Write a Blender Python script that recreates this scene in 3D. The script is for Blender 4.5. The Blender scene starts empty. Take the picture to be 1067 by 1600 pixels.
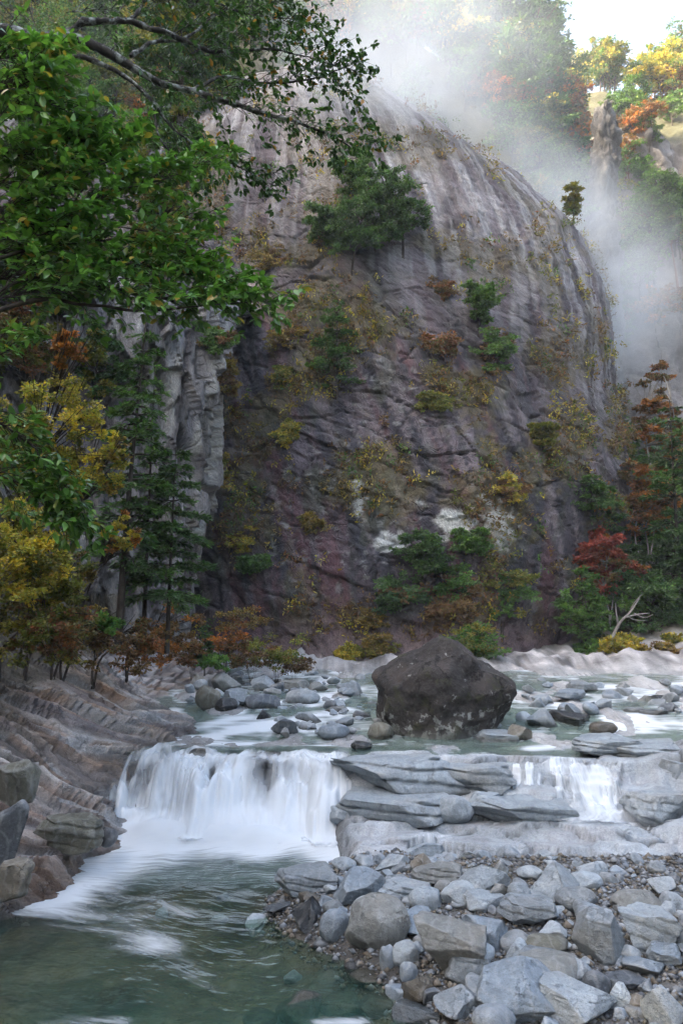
import bpy, bmesh, math, random
import numpy as np
from mathutils import Vector, Matrix

# ------------------------------------------------------------------ camera, sky, sun, exposure
sc = bpy.context.scene
COL = sc.collection
ZC, FPX, PITCH = 5.0, 1244.4, math.radians(7.33)
cam = bpy.data.cameras.new('camera'); cam_o = bpy.data.objects.new('camera', cam); COL.objects.link(cam_o)
cam.sensor_fit = 'VERTICAL'; cam.sensor_height = 36.0; cam.lens = 28.0
cam.clip_start = 0.1; cam.clip_end = 3000
cam_o.location = (0, 0, ZC); cam_o.rotation_euler = (math.radians(90) + PITCH, 0, 0)
sc.camera = cam_o

SUN_EL, SUN_AZ = math.radians(27), math.atan2(-0.90, -0.27)      # azimuth measured from +Y towards +X
w = bpy.data.worlds.new('World'); sc.world = w; w.use_nodes = True
nt = w.node_tree; nt.nodes.clear()
sky = nt.nodes.new('ShaderNodeTexSky'); sky.sky_type = 'NISHITA'; sky.sun_disc = False
sky.sun_elevation = SUN_EL; sky.sun_rotation = SUN_AZ
sky.air_density = 1.2; sky.dust_density = 10.0; sky.ozone_density = 1.2; sky.altitude = 0
bg = nt.nodes.new('ShaderNodeBackground'); bg.inputs[1].default_value = 0.15
wo = nt.nodes.new('ShaderNodeOutputWorld')
nt.links.new(sky.outputs[0], bg.inputs[0]); nt.links.new(bg.outputs[0], wo.inputs[0])
sun = bpy.data.lights.new('sun', 'SUN'); sun.energy = 2.3; sun.angle = math.radians(0.5); sun.color = (1.0, 0.86, 0.66)
sun_o = bpy.data.objects.new('sun', sun); COL.objects.link(sun_o)
sd = Vector((math.sin(SUN_AZ) * math.cos(SUN_EL), math.cos(SUN_AZ) * math.cos(SUN_EL), math.sin(SUN_EL)))
sun_o.rotation_euler = sd.to_track_quat('Z', 'Y').to_euler(); sun_o.location = (-60, -30, 160)
sc.view_settings.view_transform = 'Standard'; sc.view_settings.look = 'None'
sc.view_settings.gamma = 1.0; sc.view_settings.use_curve_mapping = False
sc.view_settings.exposure = 3.1
cy = sc.cycles
cy.use_denoising = True; cy.use_adaptive_sampling = True; cy.adaptive_threshold = 0.025
try: cy.denoiser = 'OPENIMAGEDENOISE'
except Exception: pass
cy.max_bounces = 8; cy.diffuse_bounces = 3; cy.glossy_bounces = 2; cy.transmission_bounces = 3
cy.transparent_max_bounces = 16; cy.volume_bounces = 4
cy.caustics_reflective = False; cy.caustics_refractive = False
cy.volume_step_rate = 1.0; cy.volume_max_steps = 96
cy.sample_clamp_indirect = 6.0

# ------------------------------------------------------------------ pixel helpers (photograph 1067 x 1600) used only to work out places
def ray(px, py):
    dx = (px - 533.5) / FPX; dy = (800 - py) / FPX
    return np.array((dx, math.cos(PITCH) - dy * math.sin(PITCH), math.sin(PITCH) + dy * math.cos(PITCH)))
def atY(px, py, Y):
    r = ray(px, py); t = Y / r[1]; return np.array((r[0] * t, Y, ZC + r[2] * t))
def atZ(px, py, Z):
    r = ray(px, py); t = (Z - ZC) / r[2]; return np.array((r[0] * t, r[1] * t, Z))
def topix(V):
    V = np.asarray(V, float); q = V - np.array((0, 0, ZC))
    d = q[..., 1] * math.cos(PITCH) + q[..., 2] * math.sin(PITCH)
    u = -q[..., 1] * math.sin(PITCH) + q[..., 2] * math.cos(PITCH)
    return 533.5 + FPX * q[..., 0] / d, 800 - FPX * u / d, d

# ------------------------------------------------------------------ noise
_r = np.random.RandomState(7)
_perm = np.concatenate([_r.permutation(256)] * 3)
_g = _r.normal(size=(256, 3)); _g /= np.linalg.norm(_g, axis=1)[:, None]
def pn(x, y, z=0.0):
    x, y, z = np.broadcast_arrays(np.asarray(x, float), np.asarray(y, float), np.asarray(z, float))
    xi, yi, zi = np.floor(x).astype(int), np.floor(y).astype(int), np.floor(z).astype(int)
    xf, yf, zf = x - xi, y - yi, z - zi
    u, v, s = [t * t * t * (t * (t * 6 - 15) + 10) for t in (xf, yf, zf)]
    xi &= 255; yi &= 255; zi &= 255
    def gr(a, b, c):
        h = _perm[_perm[_perm[(xi + a) & 255] + ((yi + b) & 255)] + ((zi + c) & 255)]
        g = _g[h]
        return g[..., 0] * (xf - a) + g[..., 1] * (yf - b) + g[..., 2] * (zf - c)
    def L(t, a, b): return a + t * (b - a)
    return 1.5 * L(s, L(v, L(u, gr(0,0,0), gr(1,0,0)), L(u, gr(0,1,0), gr(1,1,0))), L(v, L(u, gr(0,0,1), gr(1,0,1)), L(u, gr(0,1,1), gr(1,1,1))))
_a2 = _r.rand(256) * 2 * math.pi; _c2 = np.cos(_a2).astype(np.float32); _s2 = np.sin(_a2).astype(np.float32); _p32 = _perm.astype(np.int32)
def pn2(x, y, seed):
    x, y = np.broadcast_arrays(np.asarray(x, np.float32), np.asarray(y, np.float32))
    xi = np.floor(x).astype(np.int32); yi = np.floor(y).astype(np.int32); xf = x - xi; yf = y - yi
    u = xf * xf * xf * (xf * (xf * 6 - 15) + 10); v = yf * yf * yf * (yf * (yf * 6 - 15) + 10)
    s = int(seed) & 255; xi = xi & 255; yi = (yi + s * 7) & 255
    a = _p32[xi] + s; b = _p32[(xi + 1) & 255] + s; y1 = (yi + 1) & 255
    def d(h, X, Y): return _c2[h] * X + _s2[h] * Y
    n00 = d(_p32[_p32[a & 255] + yi], xf, yf); n10 = d(_p32[_p32[b & 255] + yi], xf - 1, yf)
    n01 = d(_p32[_p32[a & 255] + y1], xf, yf - 1); n11 = d(_p32[_p32[b & 255] + y1], xf - 1, yf - 1)
    p = n00 + u * (n10 - n00); return 1.5 * (p + v * (n01 + u * (n11 - n01) - p))
def fbm(x, y, z=0.0, o=4, lac=2.03, gain=0.5):
    a, f, t = 1.0, 1.0, 0.0
    if np.ndim(z) == 0:
        x = np.asarray(x, np.float32); y = np.asarray(y, np.float32)
        for i in range(o):
            t = t + a * pn2(x * f + 17.3 * i, y * f - 9.1 * i, z * 13 + i * 29); a *= gain; f *= lac
        return t
    for i in range(o):
        t = t + a * pn(np.asarray(x) * f + 17.3 * i, np.asarray(y) * f - 9.1 * i, np.asarray(z) * f + 3.7 * i); a *= gain; f *= lac
    return t
def ss(a, b, x):
    t = np.clip((np.asarray(x, float) - a) / (b - a), 0, 1); return t * t * (3 - 2 * t)
def _h2(a, b, k):
    return _perm[_perm[(a + 31 * k) & 255] + (b & 255)] / 255.0
def worley(x, y):
    """cell hashes (two) and the gap F2 - F1 of the nearest cell"""
    xi, yi = np.floor(x).astype(int), np.floor(y).astype(int)
    f1 = np.full(np.shape(x), 9.0); f2 = f1.copy(); ia = np.zeros(np.shape(x), int); ib = ia.copy(); dx1 = np.zeros(np.shape(x)); dy1 = dx1.copy()
    for i in (-1, 0, 1):
        for j in (-1, 0, 1):
            a, b = xi + i, yi + j
            dx = x - (a + _h2(a, b, 1)); dy = y - (b + _h2(a, b, 2)); d = np.sqrt(dx * dx + dy * dy)
            n = d < f1
            f2 = np.where(n, f1, np.minimum(f2, d)); f1 = np.where(n, d, f1)
            ia = np.where(n, a, ia); ib = np.where(n, b, ib); dx1 = np.where(n, dx, dx1); dy1 = np.where(n, dy, dy1)
    return _h2(ia, ib, 3), _h2(ia, ib, 4), f2 - f1, dx1, dy1
def interp(x, pts):
    p = np.array(pts, float); return np.interp(x, p[:, 0], p[:, 1])
def sinterp(x, pts):
    """smooth (Catmull-Rom like) interpolation on sorted knots"""
    p = np.array(pts, float); xs, ys = p[:, 0], p[:, 1]; m = np.gradient(ys, xs)
    x = np.clip(np.asarray(x, float), xs[0], xs[-1]); i = np.clip(np.searchsorted(xs, x) - 1, 0, len(xs) - 2)
    h = xs[i + 1] - xs[i]; t = (x - xs[i]) / h
    return (2*t**3 - 3*t**2 + 1) * ys[i] + (t**3 - 2*t**2 + t) * h * m[i] + (-2*t**3 + 3*t**2) * ys[i+1] + (t**3 - t**2) * h * m[i+1]

# ------------------------------------------------------------------ mesh helpers
def mk_mesh(name, V, F, smooth=True, attrs=None, colors=None):
    V = np.asarray(V, np.float32); F = np.asarray(F, np.int32)
    me = bpy.data.meshes.new(name); k = F.shape[1]
    me.vertices.add(len(V)); me.vertices.foreach_set('co', V.ravel())
    me.loops.add(F.size); me.loops.foreach_set('vertex_index', F.ravel())
    me.polygons.add(len(F)); me.polygons.foreach_set('loop_start', np.arange(0, F.size, k, dtype=np.int32))
    try: me.polygons.foreach_set('loop_total', np.full(len(F), k, np.int32))
    except Exception: pass
    me.polygons.foreach_set('use_smooth', np.full(len(F), bool(smooth)))
    for n, a in (attrs or {}).items():
        at = me.attributes.new(n, 'FLOAT', 'POINT'); at.data.foreach_set('value', np.asarray(a, np.float32).ravel())
    for n, a in (colors or {}).items():
        a = np.asarray(a, np.float32)
        if a.shape[1] == 3: a = np.concatenate([a, np.ones((len(a), 1), np.float32)], 1)
        at = me.attributes.new(n, 'FLOAT_COLOR', 'POINT'); at.data.foreach_set('color', a.ravel())
    me.update(calc_edges=True); me.validate()
    return me
def grid_faces(nu, nv, flip=False, mask=None):
    i, j = np.meshgrid(np.arange(nu - 1), np.arange(nv - 1), indexing='ij'); a = i * nv + j
    F = np.stack([a, a + nv, a + nv + 1, a + 1], -1).reshape(-1, 4)
    if mask is not None:
        m = mask.reshape(-1); F = F[m[F].any(1)]
    return F[:, ::-1] if flip else F
def compact(V, F, *arrs):
    u, inv = np.unique(F, return_inverse=True); return (V[u], inv.reshape(F.shape)) + tuple(a[u] for a in arrs)
def put(name, me, mat, parent=None, loc=None, kind=None):
    o = bpy.data.objects.new(name, me); COL.objects.link(o)
    if mat is not None and len(me.materials) == 0: me.materials.append(mat)
    if parent is not None: o.parent = parent
    if loc is not None: o.location = loc
    if kind: o['kind'] = kind
    return o
def tag(o, label, cat=None, group=None):
    o['label'] = label
    if cat: o['category'] = cat
    if group: o['group'] = group
    return o
def empty(name, loc):
    o = bpy.data.objects.new(name, None); COL.objects.link(o); o.location = loc; o.empty_display_size = 0.2; return o

# ------------------------------------------------------------------ materials
class NT:
    def __init__(s, name):
        s.m = bpy.data.materials.new(name); s.m.use_nodes = True; s.t = s.m.node_tree; s.t.nodes.clear()
        s.out = s.t.nodes.new('ShaderNodeOutputMaterial')
    def n(s, ty, ins=None, **kw):
        n = s.t.nodes.new('ShaderNode' + ty)
        for k, v in kw.items(): setattr(n, k, v)
        for k, v in (ins or {}).items(): s.set(n.inputs[k], v)
        return n
    def set(s, sock, v):
        if isinstance(v, bpy.types.NodeSocket): s.t.links.new(v, sock)
        elif isinstance(v, bpy.types.Node): s.t.links.new(v.outputs[0], sock)
        else:
            if isinstance(v, (tuple, list)) and len(v) == 3 and sock.type == 'RGBA': v = tuple(v) + (1,)
            sock.default_value = v
    def pos(s): return s.n('NewGeometry').outputs['Position']
    def objco(s): return s.n('TexCoord').outputs['Object']
    def attr(s, name): return s.n('Attribute', attribute_name=name)
    def map(s, v, scale=(1,1,1), loc=(0,0,0), rot=(0,0,0)):
        return s.n('Mapping', {'Vector': v, 'Scale': scale, 'Location': loc, 'Rotation': rot}).outputs[0]
    def noise(s, v, scale, detail=4, rough=0.55, dist=0.0):
        return s.n('TexNoise', {'Vector': v, 'Scale': scale, 'Detail': detail, 'Roughness': rough, 'Distortion': dist}).outputs['Fac']
    def ramp(s, f, stops, interp='LINEAR'):
        n = s.n('ValToRGB', {'Fac': f}); cr = n.color_ramp; cr.interpolation = interp
        while len(cr.elements) < len(stops): cr.elements.new(0.5)
        for e, (p, c) in zip(cr.elements, stops):
            e.position = p; e.color = (c, c, c, 1) if not isinstance(c, (tuple, list)) else tuple(c) + (1,)
        return n.outputs[0]
    def mix(s, f, a, b, mode='MIX'):
        n = s.n('Mix', data_type='RGBA', blend_type=mode, clamp_factor=True)
        s.set(n.inputs[0], f); s.set(n.inputs[6], a); s.set(n.inputs[7], b); return n.outputs[2]
    def math(s, op, a, b=0.0, clamp=False):
        n = s.n('Math', operation=op, use_clamp=clamp); s.set(n.inputs[0], a); s.set(n.inputs[1], b); return n.outputs[0]
    def mr(s, v, a, b, c=0.0, d=1.0, smooth=False):
        n = s.n('MapRange', {'Value': v, 'From Min': a, 'From Max': b, 'To Min': c, 'To Max': d})
        if smooth: n.interpolation_type = 'SMOOTHSTEP'
        return n.outputs[0]
    def bump(s, h, strength=0.5, dist=0.05, nrm=None):
        ins = {'Height': h, 'Strength': strength, 'Distance': dist}
        if nrm is not None: ins['Normal'] = nrm
        return s.n('Bump', ins).outputs[0]
    def pbsdf(s, col, rough=0.7, nrm=None, spec=0.4):
        ins = {'Base Color': col, 'Roughness': rough, 'Specular IOR Level': spec}
        if nrm is not None: ins['Normal'] = nrm
        return s.n('BsdfPrincipled', ins).outputs[0]
    def mixs(s, f, a, b):
        n = s.n('MixShader'); s.set(n.inputs[0], f); s.set(n.inputs[1], a); s.set(n.inputs[2], b); return n.outputs[0]
    def surf(s, sh): s.t.links.new(sh, s.out.inputs['Surface']); return s.m

def mat_vrock(name, scale=1.0, fine=0.35, rough=0.75, bstr=0.6, gloss_attr=None, streak=(1, 1, 1), lichen=.35):
    """rock sheets: vertex colour 'col' with fine procedural grain"""
    t = NT(name); p = t.map(t.pos(), streak) if streak is not None else t.attr('sc').outputs['Vector']; c = t.attr('col').outputs['Color']
    n1 = t.noise(p, 2.6 * scale, 6, 0.65); n2 = t.noise(p, 11 * scale, 4, 0.6)
    k = t.math('ADD', t.math('MULTIPLY', n1, 1.1), t.math('MULTIPLY', n2, 0.9))
    k = t.mr(k, 0.55, 1.45, 1.0 - fine, 1.0 + fine)
    c = t.mix(1.0, c, t.n('CombineColor', {0: k, 1: k, 2: k}).outputs[0], 'MULTIPLY')
    lich = t.mr(t.noise(p, 5.5 * scale, 5, 0.7), 0.66, 0.74)
    c = t.mix(t.math('MULTIPLY', lich, lichen), c, (0.40, 0.40, 0.37))
    n3 = t.noise(p, 30 * scale, 3, .6); k3 = t.mr(n3, .3, .7, 1 - fine * .6, 1 + fine * .6); c = t.mix(1.0, c, t.n('CombineColor', {0: k3, 1: k3, 2: k3}).outputs[0], 'MULTIPLY')
    vo = t.n('TexVoronoi', {'Vector': p, 'Scale': 1.6 * scale}, feature='DISTANCE_TO_EDGE').outputs['Distance']
    crk = t.math('MULTIPLY', t.mr(vo, 0.0, 0.035, 1, 0), t.mr(t.noise(p, .9 * scale, 3), .5, .62))
    r = rough
    if gloss_attr: r = t.mr(t.attr(gloss_attr).outputs['Fac'], 0, 1, rough, 0.22)
    nb = t.bump(t.math('SUBTRACT', t.math('ADD', n1, t.math('ADD', t.math('MULTIPLY', n2, 0.5), t.math('MULTIPLY', n3, .2))), t.math('MULTIPLY', crk, .5)), bstr, 0.16 / scale)
    return t.surf(t.pbsdf(c, r, nb, 0.4))

def mat_stone():
    """loose rocks: colour from the object's own colour, veins, grain, wet foot near water level"""
    t = NT('river_stone'); oi = t.n('ObjectInfo'); o = t.objco(); p = t.pos()
    seed = t.n('CombineXYZ', {0: t.math('MULTIPLY', oi.outputs['Random'], 37.0), 1: t.math('MULTIPLY', oi.outputs['Random'], 91.0)}).outputs[0]
    v = t.n('VectorMath', {0: p, 1: seed}, operation='ADD').outputs[0]
    n1 = t.noise(v, 1.7, 5, 0.6); n2 = t.noise(v, 14, 5, 0.7); n3 = t.noise(v, 60, 2, 0.5)
    k = t.mr(t.math('ADD', n1, t.math('MULTIPLY', n2, 0.6)), 0.5, 1.1, 0.5, 1.35)
    c = t.mix(1.0, oi.outputs['Color'], t.n('CombineColor', {0: k, 1: k, 2: k}).outputs[0], 'MULTIPLY')
    warm = t.mr(t.noise(v, 1.1, 3, 0.5), 0.52, 0.72)
    c = t.mix(t.math('MULTIPLY', warm, 0.45), c, t.mix(1.0, c, (1.12, 0.92, 0.72), 'MULTIPLY'))
    # pale veins and worn pale skin
    wv = t.n('TexWave', {'Vector': v, 'Scale': 1.3, 'Distortion': 9.0, 'Detail': 4.0, 'Detail Scale': 1.6}).outputs['Fac']
    c = t.mix(t.math('MULTIPLY', t.mr(wv, 0.8, 1.0), 0.14), c, (0.5, 0.5, 0.49))
    c = t.mix(t.math('MULTIPLY', t.mr(n2, 0.6, 0.75), 0.3), c, (0.48, 0.49, 0.5))
    c = t.mix(t.mr(n3, 0.58, 0.72, 0.0, 0.5), c, (0.05, 0.05, 0.05))
    pt = t.n('NewGeometry').outputs['Pointiness']
    c = t.mix(t.math('MULTIPLY', t.mr(pt, .52, .60), .45), c, (0.5, 0.51, 0.52))
    n4 = t.noise(v, 5.0, 6, .7); c = t.mix(t.math('MULTIPLY', t.mr(n4, .56, .7), .4), c, t.mix(1.0, c, (.5, .5, .52), 'MULTIPLY'))
    vo = t.n('TexVoronoi', {'Vector': t.n('VectorMath', {0: v, 1: t.n('CombineXYZ', {0: n1, 1: n4, 2: n2}).outputs[0]}, operation='ADD').outputs[0], 'Scale': 1.9}, feature='DISTANCE_TO_EDGE').outputs['Distance']
    crk = t.math('MULTIPLY', t.mr(vo, 0.0, 0.022, 1, 0), t.mr(n1, .5, .6))
    c = t.mix(t.math('MULTIPLY', crk, .6), c, (.05, .05, .05))
    wet = t.attr('wet').outputs['Fac']
    c = t.mix(wet, c, t.mix(1.0, c, (0.36, 0.34, 0.31), 'MULTIPLY'))
    nb = t.bump(t.math('SUBTRACT', t.math('ADD', t.math('MULTIPLY', n1, 0.7), t.math('ADD', t.math('MULTIPLY', n2, 0.5), t.math('MULTIPLY', n3, 0.15))), t.math('MULTIPLY', crk, .5)), 0.85, 0.07)
    return t.surf(t.pbsdf(c, t.mr(wet, 0, 1, 0.62, 0.2), nb, 0.45))

def mat_leaf(name, trans=0.3, rough=0.45, spec=0.35):
    t = NT(name); c = t.attr('col').outputs['Color']
    oi = t.n('ObjectInfo')
    k = t.mr(t.noise(t.pos(), 1.3, 2), 0.3, 0.7, 0.8, 1.2)
    c = t.mix(1.0, c, t.n('CombineColor', {0: k, 1: k, 2: k}).outputs[0], 'MULTIPLY')
    b = t.pbsdf(c, rough, None, spec)
    tr = t.n('BsdfTranslucent', {'Color': t.mix(1.0, c, (1.6, 1.8, 0.9), 'MULTIPLY')}).outputs[0]
    return t.surf(t.mixs(trans, b, tr))

def mat_bark(name, a, b, sc_=8, lich=0.0):
    t = NT(name); p = t.map(t.pos(), (1, 1, 0.35)); n = t.noise(p, sc_, 5, 0.65)
    c = t.ramp(n, [(0.3, a), (0.7, b)])
    if lich: c = t.mix(t.math('MULTIPLY', t.mr(t.noise(t.pos(), 7, 4, 0.6), 0.5, 0.62), lich), c, (0.34, 0.37, 0.34))
    return t.surf(t.pbsdf(c, 0.85, t.bump(n, 0.7, 0.03), 0.2))

# ------------------------------------------------------------------ the place: levels and shapes of the ground
def WL(y):                      # water level going upstream
    return sinterp(y, [(0, 0), (10, 0), (18.9, 0.0), (19.3, .06), (20.5, 1.28), (20.8, 1.38), (23, 1.47), (24.2, 1.6), (25, 1.72), (26.3, 1.9), (29, 2.05), (32.5, 2.2), (36, 2.35), (60, 3.2), (110, 6)])
def XW(y):                      # waterline along the left bank
    return sinterp(y, [(0, -5.0), (8, -5.3), (12, -5.7), (14.4, -5.75), (15.7, -5.55), (17.7, -5.4), (18.7, -5.15), (20, -5.3), (21.5, -5.2), (22.8, -4.7), (24, -4.4), (25.5, -4.6), (27, -5.2), (30, -5.7), (34, -5.3), (40, -5)])
def XB(y):                      # left edge of the gravel bar
    return sinterp(y, [(0, 2.6), (9, 1.7), (10, 1.35), (11, .95), (12.5, .25), (13.5, -.55), (15.2, -1.0), (16, -.75), (16.9, .1), (17.6, 1.6), (18.5, 9)])
def rockbed(x, y):              # stepped grey bedrock right of the falls
    wv = 0.35 * fbm(x * .55, y * .3, 3.1, 3) + .12 * fbm(x * 2.1, y * 1.2, 5, 3)
    z = -0.28 + 0 * x
    for yk, dz, wd, sl in ((16.45, .34, .10, -.03), (17.15, .14, .14, .05), (17.85, .2, .14, -.04), (18.85, .42, .35, .05), (19.75, .42, .4, -.03)):
        e = y - (yk + wv + sl * (x - 4))
        z = z + dz * ss(-wd, wd, e)
        z = z + .03 * np.clip(e, 0, 1.2)
    z = z - .35 * ss(.6, 0, np.hypot((x - 6.3) / 1.2, (y - 18.15) / .6)) * ss(17.6, 18, y) * .6
    wa, wb_, wg, wdx, wdy = worley(x * .62 + .5 * y, y * 1.15 - .12 * x + .25 * fbm(x * .5, y * .5, 17, 2)); z = z + .2 * (wa - .5) + .2 * wdx * (wb_ - .5) - .2 * wdy * (.2 + wb_) - .07 * ss(.05, 0, wg)
    q = z * 9 + .6 * fbm(x * .5, y * .5, 8, 3)
    z = z + .035 * np.abs((q % 1) - .5) + .05 * fbm(x * 1.2, y * 1.2, 1, 4) + .012 * fbm(x * 6, y * 6, 2, 3)
    tz = z * 6.5 + .5 * fbm(x * .35, y * .5, 18, 3) + .12 * x; z = z + (.75 * ss(.1, .5, fbm(x * .3, y * .4, 19, 2) + .35)) * ((np.floor(tz) + ss(.55, 1, tz % 1)) - tz) / 6.5
    hi = ss(7.0, 9.2, x + .5 * fbm(y * .8, x * .3, 4, 2))       # ledges climbing at the right hand edge
    lay = (x * .22 + y * .12) * 3.2 + .8 * fbm(x * .5, y * .6, 9, 3)
    z = z + hi * (.55 + .16 * (np.floor(lay) + ss(.75, 1, lay % 1) - lay)) * ss(17.2, 18.2, y)
    return z
def G(x, y):
    x = np.asarray(x, float); y = np.asarray(y, float)
    n = fbm(x * .5, y * .5, 0, 4); nf = fbm(x * 2.5, y * 2.5, 6, 3)
    pool = -.32 - .95 * ss(10.5, 14.5, y) * ss(19.5, 16.5, y) * ss(-6.2, -4, x) * ss(0.2, -2, x) + .22 * n + .05 * nf
    d = x - XB(y)
    bar = -.38 + .55 * ss(-.9, .5, d) + .28 * ss(.3, 4, d) + .06 * n + .03 * nf
    bar = bar - .32 * ss(15.75, 16.3, y) * ss(1.5, 3, x)
    low = np.maximum(pool, bar)
    rb = rockbed(x, y)
    mR = ss(16.05, 16.6, y + .5 * ss(2.5, .5, x) * -1) * ss(-.25, .35, x - .25 * n - interp(y, [(16, .4), (18, -.2), (19.5, -.1), (22, 0)]))
    lowr = low * (1 - mR) + np.maximum(rb, -.3) * mR
    fall = WL(y - .35 * ss(21.2, 20.4, y)) - .22 - .14 * ss(21.2, 20.6, y) + .16 * n + .06 * nf
    mF = ss(18.7, 19.3, y) * (1 - mR)
    z = lowr * (1 - mF) + np.maximum(fall, -1) * mF
    up = WL(y) - .10 + (.2 + .12 * ss(24, 28, y)) * fbm(x * .45, y * .33, 12, 5) + .05 * nf + .05 * np.clip(x - 7, 0, 30) * ss(27, 20, y)
    up = up + (.5 + .3 * fbm(x * .6, y * .9, 13, 3) + .14 * fbm(x * 2.2, y * 2.6, 14, 3)) * ss(35.5, 39.5, y) * ss(-6, -2, x)
    mU = ss(20.6, 21.4, y)
    z = z * (1 - mU) + up * mU
    z = z + np.clip(y - 41, 0, 90) * (.22 * ss(8, 18, x)) + .12 * np.clip(x - 16, 0, 200) + .02 * np.clip(x - 9, 0, 50)
    z = z - 1.5 * ss(0, 1.5, XW(y) - .3 - x)
    return z

def spaced(a, b, fine, f0, f1, coarse):
    out = [a]
    while out[-1] < b:
        v = out[-1]; d = max(f0 - v, v - f1, 0); out.append(v + fine + min(coarse - fine, d * .06))
    return np.array(out)

XS = spaced(-14, 160, .06, -6.5, 10.5, 4.0); YS = spaced(-30, 160, .06, 10, 21, 4.0)
gx, gy = np.meshgrid(XS, YS, indexing='ij'); gz = G(gx, gy)
# colours of the bed
bedc = np.zeros(gx.shape + (3,))
n1 = fbm(gx * .8, gy * .8, 21, 4); n2 = fbm(gx * 4, gy * 4, 22, 3)
grav = np.array((.10, .095, .09)); grey = np.array((.30, .32, .335)); brown = np.array((.14, .105, .06)); white = np.array((.42, .39, .375))
bedc[:] = grav
mrk = (ss(16.0, 16.5, gy - .5 * ss(2.5, .5, gx)) * ss(-.4, .4, gx))[..., None]
bedc = bedc * (1 - mrk) + grey * (1 + .35 * n1[..., None]) * mrk
wa, wb_, wg, wdx, wdy = worley(gx * .62 + .5 * gy, gy * 1.15 - .12 * gx + .25 * fbm(gx * .5, gy * .5, 17, 2)); sm_ = (mrk[..., 0] * ss(21.5, 20.8, gy))[..., None]; bedc = bedc * (1 - sm_ * (1 - (.7 + .55 * wa[..., None]) * (1 - .75 * ss(.05, 0, wg)[..., None])))
blu = ss(.1, .5, fbm(gx * .6, gy * 1.4, 31, 3))[..., None] * mrk
bedc = bedc * (1 - .35 * blu) + np.array((.29, .27, .27)) * .35 * blu
pl = (ss(-.02, -.25, gz) * ss(17, 16, gy))[..., None]
bedc = bedc * (1 - pl) + (brown * (1 + .7 * n1[..., None]) + .08 * np.clip(n2, 0, 1)[..., None]) * pl
upm = ss(20.8, 22.5, gy)[..., None]
bedc = bedc * (1 - upm) + (np.array((.42, .41, .40)) * (1 + .3 * n1[..., None])) * upm
wb = (ss(35.5, 38.5, gy + n1) * ss(44, 42, gy) * ss(-3, 1, gx))[..., None]
ws_ = fbm(gx * .9, gy * 2.2, 33, 4)[..., None]; bedc = bedc * (1 - wb) + white * np.clip(.72 + 1.1 * ws_ + .25 * n2[..., None], .25, 1.5) * wb
soil = (ss(42, 45, gy) + ss(15, 20, gx - .2 * gy + 6) )[..., None].clip(0, 1)
bedc = bedc * (1 - soil) + np.array((.07, .06, .03)) * soil
wetb = np.where((gy < 20.5), ss(.22, .02, gz), ss(.28, .05, gz - WL(gy))) * .9
wetb = np.maximum(wetb, mrk[..., 0] * ss(21, 20, gy) * .7 * ss(-.6, .3, n1 + .3))
bedc = bedc * (1 - (.42 - .34 * mrk) * wetb[..., None])
M_bed = mat_vrock('riverbed_rock', 1.6, .4, .72, .5, 'wet')
put('riverbed', mk_mesh('riverbed', np.stack([gx, gy, gz], -1).reshape(-1, 3), grid_faces(len(XS), len(YS)), True, {'wet': wetb}, {'col': bedc.reshape(-1, 3).clip(.01, 1)}), M_bed, kind='structure')

# ------------------------------------------------------------------ left bank: tilted strata sloping into the water
def bank_prof(d):
    return sinterp(d, [(-1.6, -1.4), (-.8, -.6), (0, 0), (.9, .5), (2.2, 1.5), (3.4, 2.7), (5, 5.0), (9, 12.2), (12, 17.5)])
ys = spaced(3, 40, .055, 11, 27, .4); ds = np.arange(-1.6, 10, .055)
by, bd = np.meshgrid(ys, ds, indexing='ij')
wbk = interp(by, [(0, 0), (17, 0), (21.5, 1.3), (36, 2.2), (50, 2.4)])
lip = .9 * ss(20.5, 17, by) * ss(12, 16, by)
bx = XW(by) - bd * (1 - .12 * lip) ; bz = wbk + bank_prof(bd) * interp(by, [(0, 1.1), (15, 1.12), (19, .95), (24, .8), (30, .7), (40, .9)])
q = by + .62 * bd + .5 * fbm(by * .35, bd * .35, 2, 3)
wa, wb_, wg, wdx, wdy = worley(q * 2.3, bd * .5 + .3 * fbm(by * .5, bd * .5, 7, 2))
fine = q * 3.1 + .7 * fbm(by * .9, bd * .9, 5, 3)
wa2, wb2, wg2, wdx2, wdy2 = worley(q * 4.2 + 5, bd * .8 + .3 * fbm(by, bd, 8, 2))
dsp = .32 * fbm(by * .28, bd * .3, 1, 3) + .26 * (wa - .5) - .26 * wdx * (.1 + wb_) - .2 * wdy * (wa - .5) + .16 * (wa2 - .5) - .24 * wdx2 * (wb2 - .1) + .04 * ((fine % 1) - .5) * ss(-.3, .4, fbm(by * .4, bd * .4, 14, 2)) + .035 * fbm(by * 1.8, bd * 1.8, 3, 5)
dsp = dsp - .25 * ss(.3, -.3, bd)
bx = bx + dsp * .66; bz = bz + dsp * .6; by2 = by + .12 * fbm(by, bd, 30, 3)
pal_ = np.array([(.14, .125, .115), (.085, .072, .065), (.12, .075, .05), (.20, .19, .18), (.095, .075, .07), (.15, .12, .095)])
c0 = (.5 * pal_[(wb_ * 5.99).astype(int)] + .5 * pal_[(wb2 * 5.99).astype(int)]) * (1.2 + 1.3 * wa2[..., None])
cb = c0 * (1 + .45 * (wa[..., None] - .4) + .25 * fbm(q * 2.2, bd * .4, 41, 3)[..., None])
def tint(c, m, col):
    m = np.clip(m, 0, 1)[..., None]; return c * (1 - m) + np.array(col) * m
cb = tint(cb, .8 * ss(.05, .5, fbm(q * .8, bd * .3, 42, 3)) * ss(24, 17, by), (.17, .095, .055))
cb = tint(cb, .75 * ss(.3, .6, fbm(q * 2.3, bd * .3, 43, 3)), (.36, .35, .34))
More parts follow.
